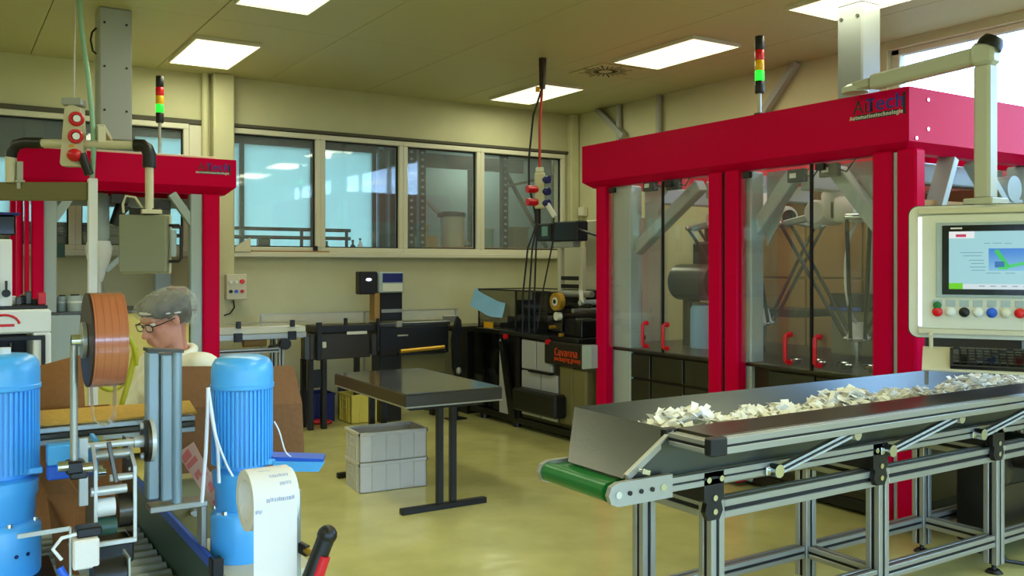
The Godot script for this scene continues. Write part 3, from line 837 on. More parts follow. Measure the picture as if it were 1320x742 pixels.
func monitor_arm() -> void:
	var t := thing("monitor_arm", "cream jointed support arm reaching out over the steel trough from the machine roof", "support arm")
	var p0 := Vector3(4.83, 2.765, -3.46)
	var p1 := Vector3(4.69, 2.765, -2.68)
	part("foot", MB.new().lathe(Vector3(4.87, 2.732, -3.62), Vector3.UP, [Vector2(0, 0), Vector2(0.08, 0), Vector2(0.08, 0.03), Vector2(0.05, 0.05), Vector2(0, 0.05)], 20).beam(Vector3(4.865, 2.765, -3.60), p0, 0.09, 0.05), M.arm_grey, t)
	part("beam_tube", MB.new().beam(p0, p1 + Vector3(0.007, 0, -0.05), 0.085, 0.09, Vector3.UP, 0.03), M.arm_grey, t)
	part("elbow", MB.new().box(p1, Vector3(0.115, 0.12, 0.115), 0.03, Basis(Vector3.UP, 0.17)), M.arm_grey, t)
	part("elbow_cap", MB.new().lathe(p1 + Vector3(0, 0.03, 0.015), Vector3(0.25, 0.9, 0.35), [Vector2(0.066, 0.0), Vector2(0.066, 0.03), Vector2(0.05, 0.06), Vector2(0, 0.065)], 20), M.black, t)
	part("drop_tube", MB.new().span(p1.x - 0.045, p1.x + 0.045, 1.995, 2.71, p1.z - 0.045, p1.z + 0.045, 0.018), M.arm_grey, t)
	part("collar", MB.new().span(p1.x - 0.08, p1.x + 0.08, 1.965, 2.0, p1.z - 0.08, p1.z + 0.08, 0.012), M.arm_grey, t)
	settle(t)
	# the operator panel: built facing +z, hung under the arm, then turned
	t = thing("operator_terminal", "cream operator panel with wide touch screen and row of push buttons", "control panel")
	var w := 0.86
	var h := 0.705
	var dpt := 0.14
	var out: Array = []
	for e in [[-1, -1, 180], [1, -1, 270], [1, 1, 0], [-1, 1, 90]]:
		for k in 7:
			var a := deg_to_rad(e[2] + 15.0 * k)
			out.append(Vector2(e[0] * (w / 2 - 0.05), h / 2 + e[1] * (h / 2 - 0.05)) + Vector2(cos(a), sin(a)) * 0.05)
	part("housing", MB.new().prism(out, Vector3(0, 0, -dpt), Vector3.RIGHT, Vector3.UP, Vector3(0, 0, dpt - 0.02)), M.panel_cream, t)
	var edge: Array = []
	for p in out: edge.append((p - Vector2(0, h / 2)) * 1.012 + Vector2(0, h / 2))
	part("edge_band", MB.new().prism(edge, Vector3(0, 0, -0.055), Vector3.RIGHT, Vector3.UP, Vector3(0, 0, 0.02)), M.black, t)
	part("face", MB.new().box(Vector3(0.0, h / 2, -0.012), Vector3(w - 0.10, h - 0.10, 0.02), 0.006), M.panel_cream, t)
	part("top_rail", MB.new().box(Vector3(0, h - 0.03, -0.008), Vector3(w - 0.09, 0.028, 0.026), 0.008), M.cream, t)
	part("bottom_rail", MB.new().box(Vector3(0, 0.035, -0.008), Vector3(w - 0.09, 0.028, 0.026), 0.008), M.cream, t)
	for s in [-1.0, 1.0]:
		part("light_strip", MB.new().box(Vector3(s * (w / 2 - 0.055), h / 2, 0.0), Vector3(0.018, h - 0.12, 0.01), 0.003), M.strip_light, t)
	var bz := part("screen_bezel", MB.new().box(Vector3(0.035, 0.415, 0.002), Vector3(0.66, 0.395, 0.016), 0.006), M.grey_paint, t)
	part("screen_glass", MB.new().box(Vector3(0.04, 0.415, 0.011), Vector3(0.615, 0.365, 0.006), 0.002), M.black_gloss, bz)
	var img := Image.create(512, 288, false, Image.FORMAT_RGB8)
	img.fill(Color(0.66, 0.86, 0.88))
	img.fill_rect(Rect2i(0, 0, 110, 34), Color(0.95, 0.97, 0.97))
	img.fill_rect(Rect2i(30, 14, 44, 14), Color(0.80, 0.25, 0.40))
	img.fill_rect(Rect2i(0, 262, 512, 26), Color(0.86, 0.92, 0.93))
	img.fill_rect(Rect2i(0, 258, 60, 30), Color(0.45, 0.85, 0.10))
	img.fill_rect(Rect2i(470, 0, 42, 30), Color(0.92, 0.88, 0.45))
	for y in range(86, 196):
		for x in range(170, 380):
			img.set_pixel(x, y, Color(0.25, 0.52, 0.86).lerp(Color(0.55, 0.78, 0.90), (y - 86) / 110.0))
	for k in 60:
		var u := k / 59.0
		img.fill_rect(Rect2i(int(196 + 44 * u), int(92 + 74 * u), 16, 12), Color(0.25, 0.80, 0.35))
		img.fill_rect(Rect2i(int(220 + 140 * u), int(176 - 36 * u), 12, 14), Color(0.30, 0.82, 0.42))
	img.fill_rect(Rect2i(196, 150, 40, 30), Color(0.20, 0.45, 0.70))
	img.fill_rect(Rect2i(210, 178, 40, 12), Color(0.30, 0.85, 0.40))
	for e in [[50, 104, 96], [60, 120, 80], [86, 142, 66], [96, 158, 54], [90, 176, 70], [96, 192, 60], [150, 58, 26], [186, 58, 40], [236, 60, 30], [430, 98, 54], [440, 124, 34], [160, 206, 60], [240, 206, 40]]:
		img.fill_rect(Rect2i(e[0], e[1], e[2], 4), Color(0.50, 0.68, 0.74))
	for k in 8: img.fill_rect(Rect2i(130 + k * 46, 270, 24, 5), Color(0.55, 0.68, 0.72))
	var scr := mat("screen", Color(0.02, 0.02, 0.02), 0.2)
	scr.emission_enabled = true
	scr.emission = Color.WHITE
	scr.emission_texture = ImageTexture.create_from_image(img)
	scr.emission_operator = BaseMaterial3D.EMISSION_OP_MULTIPLY
	scr.emission_energy_multiplier = 0.85
	var q := MB.new()
	q.quad(Vector3(-0.235, 0.262, 0.0148), Vector3(0.325, 0.262, 0.0148), Vector3(0.325, 0.565, 0.0148), Vector3(-0.235, 0.565, 0.0148), Vector3.BACK)
	part("screen", q, scr, bz)
	var sl := AreaLight3D.new()
	sl.name = "screen_light"
	sl.area_size = Vector2(0.56, 0.30)
	sl.light_color = Color(0.8, 0.95, 1.0)
	sl.light_energy = 0.01
	sl.area_range = 20.0
	sl.area_attenuation = 2.0
	sl.shadow_enabled = true
	sl.position = Vector3(0.045, 0.41, 0.02)
	sl.rotation_degrees = Vector3(0, 180, 0)
	t.add_child(sl)
	part("badge", MB.new().box(Vector3(-0.20, 0.582, 0.0148), Vector3(0.055, 0.008, 0.001), 0.0), M.white, bz)
	# buttons with tag plates above
	var bx := -0.29
	for c in ["led_red", "white", "black", "white", "blue_dark", "panel_cream", "led_red", "black", "yellow", "black", "white"]:
		part("button_plate", MB.new().box(Vector3(bx, 0.187, 0.0), Vector3(0.045, 0.034, 0.008), 0.002), M.grey_paint, t)
		part("button", MB.new().lathe(Vector3(bx, 0.14, -0.003), Vector3.BACK, [Vector2(0.026, 0), Vector2(0.026, 0.008), Vector2(0.021, 0.010), Vector2(0.021, 0.022), Vector2(0.017, 0.026), Vector2(0, 0.026)], 20), M[c], t)
		bx += 0.064
	part("green_button", MB.new().lathe(Vector3(-0.29, 0.174, -0.003), Vector3.BACK, [Vector2(0.021, 0), Vector2(0.021, 0.02), Vector2(0, 0.022)], 16), M.green_belt, t)
	part("rotary_knob", MB.new().box(Vector3(0.158, 0.137, 0.03), Vector3(0.014, 0.075, 0.03), 0.005), M.black, t)
	var turn := deg_to_rad(-(57.5 + 1.0))
	t.rotation.y = turn
	var ctr := Vector3(p1.x, 1.258, p1.z)
	t.position = ctr + Basis(Vector3.UP, turn) * Vector3(0.06, 0, 0.09)
	# keyboard shelf under it
	var k := thing("keyboard_tray", "fold-out cream shelf hanging below the operator panel", "shelf")
	part("tray", MB.new().box(Vector3(0, 0.006, 0), Vector3(0.80, 0.012, 0.26), 0.003), M.cream, k)
	for s in [-1.0, 1.0]: part("bracket", MB.new().box(Vector3(s * 0.36, 0.05, -0.12), Vector3(0.02, 0.09, 0.03), 0.003), M.cream, k)
	part("hook", MB.new().box(Vector3(-0.38, -0.06, 0.05), Vector3(0.02, 0.12, 0.02), 0.003), M.alu, k)
	var tilt := Basis(Vector3.UP, turn) * Basis(Vector3.RIGHT, deg_to_rad(22))
	k.basis = tilt
	k.position = t.position + Basis(Vector3.UP, turn) * Vector3(0.04, -0.105, 0.12)
	var kb := thing("keyboard", "black keyboard lying on the fold-out shelf under the operator panel", "keyboard")
	part("case", MB.new().box(Vector3(0, 0.012, 0), Vector3(0.62, 0.024, 0.20), 0.005), M.black, kb)
	for r in 6:
		for c in 17:
			part("key", MB.new().box(Vector3(-0.28 + 0.035 * c, 0.029, -0.075 + 0.03 * r), Vector3(0.030, 0.011, 0.025), 0.004), M.black_gloss if (r + c) % 7 else M.rubber, kb)
	kb.basis = tilt
	kb.position = k.position + tilt * Vector3(0.04, 0.0125, 0.02)

# ---------------------------------------------------------------- trough conveyor on its slotted aluminium frame
func trough_conveyor() -> void:
	var t := thing("trough_conveyor", "steel-sided belt conveyor trough on a slotted aluminium frame", "conveyor")
	var zn := -2.68
	var zfar := -3.10
	var xe := 6.1
	# legs and rails
	for x in [2.68, 3.77, 4.77, 5.80]:
		for z in [zn, zfar]:
			alu_bar(t, Vector3(x, 0.05, z), Vector3(x, 0.685, z), 0.075, 0.075, "leg")
			part("levelling_foot", MB.new().cyl(Vector3(x, 0, z), Vector3(x, 0.018, z), 0.045, 0.03).cyl(Vector3(x, 0.018, z), Vector3(x, 0.05, z), 0.012), M.black, t)
		alu_bar(t, Vector3(x, 0.645, zn - 0.04), Vector3(x, 0.645, zfar + 0.04), 0.07, 0.075, "cross_bar")
		if x > 3.0: alu_bar(t, Vector3(x, 0.18, zn - 0.04), Vector3(x, 0.18, zfar + 0.04), 0.06, 0.06, "cross_bar")
	var lx := [2.68, 3.77, 4.77, 5.80]
	for i in 3:
		for z in [zn, zfar]:
			alu_bar(t, Vector3(lx[i] + 0.04, 0.645, z), Vector3(lx[i + 1] - 0.04, 0.645, z), 0.075, 0.075, "rail")
			alu_bar(t, Vector3(lx[i] + 0.04, 0.18, z), Vector3(lx[i + 1] - 0.04, 0.18, z), 0.06, 0.06, "rail")
	# belt bed
	for z in [-2.63, -3.09]:
		alu_bar(t, Vector3(2.36, 0.79, z), Vector3(xe, 0.79, z), 0.03, 0.055, "bed_rail")
	part("belt", MB.new().span(2.14, xe, 0.80, 0.82, -3.06, -2.70, 0.006), M.green_belt, t)
	part("nose_roller", MB.new().cyl(Vector3(2.13, 0.79, -3.06), Vector3(2.13, 0.79, -2.66), 0.038, -1.0, 20), M.green_belt, t)
	for z in [-2.63, -3.085]:
		var p := part("end_plate", MB.new().prism([Vector2(-0.045, 0), Vector2(-0.032, 0.032), Vector2(0, 0.045), Vector2(0.27, 0.045), Vector2(0.27, -0.045), Vector2(0, -0.045), Vector2(-0.032, -0.032)], Vector3(2.13, 0.79, z), Vector3.RIGHT, Vector3.UP, Vector3(0, 0, 0.022)), M.alu, t)
		for k in 5: part("bolt", MB.new().cyl(Vector3(2.13 + 0.055 * k, 0.79, z + 0.022), Vector3(2.13 + 0.055 * k, 0.79, z + 0.028), 0.014 if k in [0, 4] else 0.009), M.polished if k in [0, 4] else M.black, p)
	# trough walls: flared sides and a sloping end
	part("trough_wall", MB.new().slab(Vector3(2.20, 0.83, -3.02), Vector3(xe, 0.83, -3.02), Vector3(xe, 1.02, -3.19), Vector3(2.36, 1.02, -3.19), 0.006), M.steel, t)
	part("trough_wall", MB.new().slab(Vector3(2.20, 0.818, -2.655), Vector3(xe, 0.818, -2.655), Vector3(xe, 0.985, -2.655), Vector3(2.44, 0.985, -2.655), 0.006), M.steel, t)
	part("trough_end", MB.new().slab(Vector3(2.20, 0.83, -3.02), Vector3(2.20, 0.83, -2.665), Vector3(2.46, 0.99, -2.69), Vector3(2.36, 1.02, -3.19), 0.006), M.steel, t)
	part("end_lip", MB.new().beam(Vector3(2.205, 0.835, -2.655), Vector3(2.455, 0.985, -2.665), 0.02, 0.03), M.alu, t)
	part("wing_bolt", MB.new().cyl(Vector3(2.26, 0.86, -2.655), Vector3(2.26, 0.86, -2.61), 0.010).beam(Vector3(2.245, 0.865, -2.605), Vector3(2.28, 0.855, -2.605), 0.012, 0.02), M.polished, t)
	# fold-out shelf along the near side
	part("shelf_plate", MB.new().span(2.47, xe, 0.985, 1.0, -2.66, -2.45, 0.002), M.dark_steel, t)
	alu_bar(t, Vector3(2.46, 0.965, -2.435), Vector3(xe, 0.965, -2.435), 0.04, 0.062, "shelf_rail")
	alu_bar(t, Vector3(2.445, 0.962, -2.655), Vector3(2.445, 0.962, -2.46), 0.05, 0.05, "shelf_rail")
	part("corner_cap", MB.new().span(2.415, 2.50, 0.93, 1.0, -2.456, -2.412, 0.006), M.black, t)
	part("corner_cap", MB.new().span(2.415, 2.475, 0.93, 1.0, -2.70, -2.655, 0.006), M.black, t)
	for x in [2.98, 3.75, 4.50, 5.3]:
		alu_bar(t, Vector3(x, 0.785, -2.585), Vector3(x + 0.30, 0.93, -2.455), 0.032, 0.032, "strut")
		part("strut_joint", MB.new().cyl(Vector3(x - 0.02, 0.785, -2.615), Vector3(x - 0.02, 0.785, -2.565), 0.028).span(x - 0.06, x + 0.01, 0.765, 0.80, -2.61, -2.60), M.polished, t)
		part("strut_joint", MB.new().cyl(Vector3(x + 0.31, 0.925, -2.48), Vector3(x + 0.31, 0.925, -2.43), 0.024), M.polished, t)
	# black mounting plates between bed and frame
	for x in [2.63, 3.705, 4.70]:
		var p := part("mounting_plate", MB.new().prism([Vector2(-0.055, 0.17), Vector2(0.055, 0.17), Vector2(0.055, 0.06), Vector2(0.04, 0.045), Vector2(0.05, 0.01), Vector2(0.03, -0.025), Vector2(-0.03, -0.025), Vector2(-0.05, 0.01), Vector2(-0.04, 0.045), Vector2(-0.055, 0.06)], Vector3(x, 0.645, -2.64), Vector3.RIGHT, Vector3.UP, Vector3(0, 0, 0.025)), M.black, t)
		for e in [[-0.035, 0.14], [0.035, 0.14], [0.0, 0.065], [0.0, 0.01]]:
			part("bolt", MB.new().cyl(Vector3(x + e[0], 0.645 + e[1], -2.615), Vector3(x + e[0], 0.645 + e[1], -2.606), 0.012), M.polished, p)
		part("bed_post", MB.new().span(x - 0.03, x + 0.03, 0.685, 0.77, -3.1, -2.66), M.black, t)
	part("drive_motor", MB.new().cyl(Vector3(5.15, 0.60, -2.66), Vector3(5.15, 0.60, -2.86), 0.10), M.dark_steel, t)
	settle(t)
	t = thing("drive_cabinet", "dark drive cabinet with a round motor and cables under the trough conveyor", "cabinet")
	part("housing", MB.new().span(4.98, 5.62, 0.06, 0.58, -3.02, -2.80, 0.008), M.black, t)
	part("gear_motor", MB.new().lathe(Vector3(5.0, 0.50, -2.80), Vector3.BACK, [Vector2(0, 0), Vector2(0.085, 0), Vector2(0.085, 0.05), Vector2(0.06, 0.07), Vector2(0, 0.07)], 24), M.dark_steel, t)
	part("door", MB.new().span(5.02, 5.58, 0.10, 0.40, -2.80, -2.79, 0.004), M.dark_steel, t)
	for x in [5.02, 5.56]: part("caster", MB.new().cyl(Vector3(x, 0.03, -2.94), Vector3(x, 0.03, -2.90), 0.03), M.rubber, t)
	for x in [5.02, 5.56]: part("caster_fork", MB.new().span(x - 0.02, x + 0.02, 0.03, 0.065, -2.95, -2.89), M.alu, t)
	part("cable", MB.new().tube([Vector3(4.99, 0.30, -2.78), Vector3(4.93, 0.15, -2.76), Vector3(4.92, 0.03, -2.70), Vector3(5.05, 0.012, -2.58), Vector3(5.4, 0.012, -2.52), Vector3(5.8, 0.012, -2.60)], 0.012, 8), M.black, t)
	settle(t)
	# the white sachets heaped on the belt
	var rng := RandomNumberGenerator.new()
	rng.seed = 41
	var b := MB.new()
	for k in 2600:
		var x := 2.40 + 3.65 * rng.randf()
		var s := rng.randf_range(-1, 1)
		var z := -2.88 + s * 0.16
		var hump := (1.0 - s * s * s * s) * (0.155 + 0.02 * sin(x * 5.3) + 0.018 * sin(x * 11.7 + 1.0) + 0.012 * sin(x * 23.0 + 4.0 * s)) * clampf((x - 2.28) * 3.0, 0.2, 1.0)
		var c := Vector3(x, 0.835 + hump * rng.randf_range(0.7, 1.0), z)
		var r := Basis.from_euler(Vector3(rng.randf_range(-0.8, 0.8), rng.randf_range(0, TAU), rng.randf_range(-0.8, 0.8)))
		var w := rng.randf_range(0.012, 0.022)
		var l := rng.randf_range(0.018, 0.032)
		var g := 0.007
		for e in [1.0, -1.0]:   # a pillow: a flat rim and a raised middle
			var m := c + r * Vector3(0, g * e, 0)
			var q: Array[Vector3] = [c + r * Vector3(-w, 0, -l), c + r * Vector3(w, 0, -l), c + r * Vector3(w, 0, l), c + r * Vector3(-w, 0, l)]
			for j in 4:
				var o := ((q[j] + q[(j + 1) % 4]) / 2 - c) * 0.25 + r * Vector3(0, 0.03 * e, 0)
				var n1 := o.normalized()
				b.tri(q[j], q[(j + 1) % 4], m, n1, n1, n1)
	var heap := solo("sachet_heap", b, M.pouch, "long heap of small white paper sachets lying in the steel trough", "sachets")
	heap.set_meta("kind", "stuff")

# ---------------------------------------------------------------- table, crates and bins on the floor
func table_and_crates() -> void:
	var t := thing("folding_table", "thick dark-topped worktable on black T-shaped legs in mid floor", "table")
	part("table_top", MB.new().box(Vector3(0, 0.755, 0), Vector3(0.735, 0.09, 1.34), 0.006), M.dark_steel, t)
	part("top_plate", MB.new().box(Vector3(0, 0.803, 0), Vector3(0.725, 0.006, 1.33), 0.002), M.table_plate, t)
	part("edge_strip", MB.new().box(Vector3(0, 0.714, 0), Vector3(0.74, 0.01, 1.345), 0.002), M.alu, t)
	for z in [0.60, -0.60]:
		part("foot_bar", MB.new().box(Vector3(-0.05, 0.02, z), Vector3(0.64, 0.04, 0.05), 0.004), M.black, t)
		for x in [-0.085, 0.015]:
			part("leg", MB.new().box(Vector3(x, 0.365, z), Vector3(0.045, 0.65, 0.04), 0.004), M.black, t)
		part("head_bar", MB.new().box(Vector3(-0.04, 0.70, z), Vector3(0.55, 0.03, 0.05), 0.004), M.black, t)
	part("hinge_brace", MB.new().beam(Vector3(-0.15, 0.68, 0.55), Vector3(-0.15, 0.66, 0.1), 0.03, 0.03).span(-0.16, 0.02, 0.665, 0.69, 0.05, 0.09), M.black, t)
	t.rotation.y = deg_to_rad(-1.5)
	t.position = Vector3(2.955, 0, -5.99)
	# stacked grey crates
	var c := thing("storage_crate", "pale ribbed plastic crate standing on the floor under the table", "crate", "stacked crates under the table")
	crate_parts(c, 0.54, 0.217, 0.34, M.crate)
	c.position = Vector3(2.83, 0, -6.20)
	c.rotation.y = deg_to_rad(-5)
	var d := copy(c, "pale ribbed plastic crate stacked on top of its twin under the table")
	d.position.y = 0.218
	c = thing("yellow_bin", "yellow plastic bin with rim on the floor by the back conveyor", "bin")
	crate_parts(c, 0.52, 0.30, 0.36, M.yellow_bin)
	c.position = Vector3(3.86, 0, -8.95)
	c = thing("blue_bin", "dark blue plastic crate on the floor behind the conveyor legs", "crate")
	crate_parts(c, 0.50, 0.30, 0.34, M.blue_bin)
	c.position = Vector3(3.30, 0, -9.22)
	c = thing("blue_bin", "dark blue crate half hidden behind the yellow bin", "crate")
	crate_parts(c, 0.40, 0.32, 0.2, M.blue_bin)
	c.position = Vector3(3.90, 0, -9.29)
	solo("red_cloth", MB.new().ball(Vector3(3.34, 0.03, -8.95), Vector3(0.10, 0.03, 0.05), 14).ball(Vector3(3.41, 0.022, -8.93), Vector3(0.06, 0.022, 0.05), 12), M.red_plastic, "small red cloth lying on the floor by the dark blue crate", "cloth")

func crate_parts(c: Node3D, w: float, h: float, d: float, m: Material) -> void:
	var b := MB.new()
	var k := 0.006
	b.box(Vector3(0, k / 2, 0), Vector3(w * 0.96, k, d * 0.96), 0.0)
	for s in [-1.0, 1.0]:
		b.box(Vector3(s * (w * 0.48 - k / 2), h / 2, 0), Vector3(k, h, d * 0.96), 0.0)
		b.box(Vector3(0, h / 2, s * (d * 0.48 - k / 2)), Vector3(w * 0.96, h, k), 0.0)
	part("shell", b, m, c)
	b = MB.new()
	for s in [-1.0, 1.0]:
		b.box(Vector3(s * (w / 2 - 0.008), h - 0.012, 0), Vector3(0.016, 0.024, d), 0.003)
		b.box(Vector3(0, h - 0.012, s * (d / 2 - 0.008)), Vector3(w, 0.024, 0.016), 0.003)
	part("rim", b, m, c)
	for s in [-1.0, 1.0]:
		for x in [-0.3, -0.1, 0.1, 0.3]: part("rib", MB.new().box(Vector3(x * w, h * 0.48, s * d * 0.485), Vector3(0.008, h * 0.88, 0.012), 0.002), m, c)
		for z in [-0.32, -0.16, 0.16, 0.32]: part("rib", MB.new().box(Vector3(s * w * 0.485, h * 0.48, z * d), Vector3(0.012, h * 0.88, 0.008), 0.002), m, c)
		part("grip_frame", MB.new().box(Vector3(s * w * 0.487, h * 0.78, 0), Vector3(0.014, 0.012, d * 0.34), 0.002).box(Vector3(s * w * 0.487, h * 0.5, 0), Vector3(0.014, 0.012, d * 0.34), 0.002), m, c)

# ---------------------------------------------------------------- the smaller crimson machine by the window wall
func small_cell() -> void:
	var t := thing("packing_machine", "smaller crimson-framed robot machine standing before the window wall pilaster", "machine")
	var x0 := 0.52
	var x1 := 2.23
	var z0 := -8.06
	var z1 := -9.15
	var yb := 2.27
	var yt := 2.582
	roof_ring(t, x0, x1, z0, z1, yb, yt, 0.14, 0.07, 0.08)
	part("roof_plate", MB.new().span(x0 + 0.02, x1 - 0.16, yt, yt + 0.03, z1 + 0.02, z0 - 0.10), M.cream, t)
	logo(Vector3(2.045, 2.495, z0 + 0.001), Basis.IDENTITY, 0.27, t)
	for e in [[2.02, 0.14], [0.665, 0.085], [0.59, 0.03], [0.53, 0.025]]:
		part("red_post", MB.new().span(e[0] - e[1] / 2, e[0] + e[1] / 2, 0.04, yb, z0 - 0.10, z0 - 0.01, 0.012), M.red, t)
	for x in [x0 + 0.06, x1 - 0.06]:
		part("red_post", MB.new().span(x - 0.05, x + 0.05, 0.04, yb, z1 + 0.02, z1 + 0.12, 0.012), M.red, t)
	for x in [1.90, 0.755]:
		part("frame_post", MB.new().span(x - 0.05, x + 0.05, 0.04, yb, z0 - 0.16, z0 - 0.05, 0.008), M.grey_paint, t)
	part("frame_post", MB.new().span(1.72, 1.86, 0.04, yb, z1 + 0.06, z1 + 0.20, 0.008), M.grey_paint, t)
	part("frame_brace", MB.new().beam(Vector3(1.90, 1.98, z0 - 0.10), Vector3(1.70, yb, z0 - 0.10), 0.07, 0.07, Vector3.BACK), M.grey_paint, t)
	part("frame_brace", MB.new().beam(Vector3(0.755, 1.98, z0 - 0.10), Vector3(0.95, yb, z0 - 0.10), 0.07, 0.07, Vector3.BACK), M.grey_paint, t)
	part("cross_tube", MB.new().span(x0 + 0.14, x1 - 0.14, yb - 0.10, yb - 0.01, -8.72, -8.60), M.grey_paint, t)
	part("lower_panel", MB.new().span(0.99, 1.84, 0.06, 1.25, -9.05, z0 - 0.06, 0.006), M.yellow_panel, t)
	part("lower_panel", MB.new().span(0.56, 0.985, 0.06, 1.25, -9.05, z0 - 0.04, 0.006), M.grey_paint, t)
	part("worktop", MB.new().span(0.58, 1.90, 1.25, 1.27, -9.05, z0 - 0.03), M.dark_steel, t)
	for x in [0.62, 2.1]:
		for z in [z0 - 0.1, z1 + 0.1]:
			part("machine_foot", MB.new().cyl(Vector3(x, 0, z), Vector3(x, 0.05, z), 0.045), M.black, t)
	part("warning_sign", MB.new().span(0.835, 0.965, 1.72, 1.85, -9.06, -9.05, 0.0), M.green_rail, t)
	part("door_switch", MB.new().span(1.55, 1.70, 2.13, 2.21, z0 - 0.16, z0 - 0.12), M.black, t)
	part("door_switch", MB.new().span(1.22, 1.36, 2.17, 2.25, z0 - 0.16, z0 - 0.12), M.black, t)
	settle(t)
	t = thing("placing_robot", "grey column robot with white funnel hanging inside the smaller crimson machine", "robot")
	part("column_body", MB.new().lathe(Vector3(1.17, 1.86, -8.5), Vector3.UP, [Vector2(0, 0), Vector2(0.07, 0), Vector2(0.085, 0.03), Vector2(0.085, 0.30), Vector2(0.075, 0.32), Vector2(0.075, 0.41), Vector2(0, 0.41)], 24), M.grey_paint, t)
	part("funnel", MB.new().lathe(Vector3(1.17, 1.50, -8.5), Vector3.UP, [Vector2(0, 0), Vector2(0.03, 0), Vector2(0.05, 0.06), Vector2(0.10, 0.22), Vector2(0.11, 0.30), Vector2(0.09, 0.36), Vector2(0, 0.36)], 24), M.white, t)
	part("link_arm", MB.new().beam(Vector3(1.22, 1.60, -8.5), Vector3(1.48, 1.84, -8.5), 0.045, 0.06, Vector3.BACK), M.grey_paint, t)
	part("tool", MB.new().cyl(Vector3(1.17, 1.36, -8.5), Vector3(1.17, 1.52, -8.5), 0.05, 0.03), M.alu, t)
	part("motor", MB.new().cyl(Vector3(1.30, 2.0, -8.5), Vector3(1.36, 2.2, -8.5), 0.05), M.black, t)
	settle(t)
	signal_tower(Vector3(1.655, 2.612, -8.42), 0.30, "red yellow and green signal tower on the smaller machine by the windows")
	# push-button box on the wall
	t = thing("switch_box", "cream wall box with two white buttons, red stop button and black knobs", "switch box")
	part("case", MB.new().span(2.45, 2.66, 1.30, 1.56, -9.29, -9.21, 0.008), M.cream, t)
	for e in [[2.49, 1.48, "white"], [2.545, 1.48, "white"], [2.605, 1.485, "led_red"], [2.49, 1.385, "black"], [2.545, 1.385, "blue_dark"], [2.605, 1.385, "red_plastic"]]:
		part("button", MB.new().cyl(Vector3(e[0], e[1], -9.21), Vector3(e[0], e[1], -9.185), 0.023 if e[2] == "led_red" else 0.017), M[e[2]], t)
	part("cable", MB.new().tube([Vector3(2.53, 1.30, -9.25), Vector3(2.54, 1.22, -9.25), Vector3(2.50, 1.16, -9.26), Vector3(2.44, 1.14, -9.27)], 0.008, 6), M.black, t)
	settle(t)

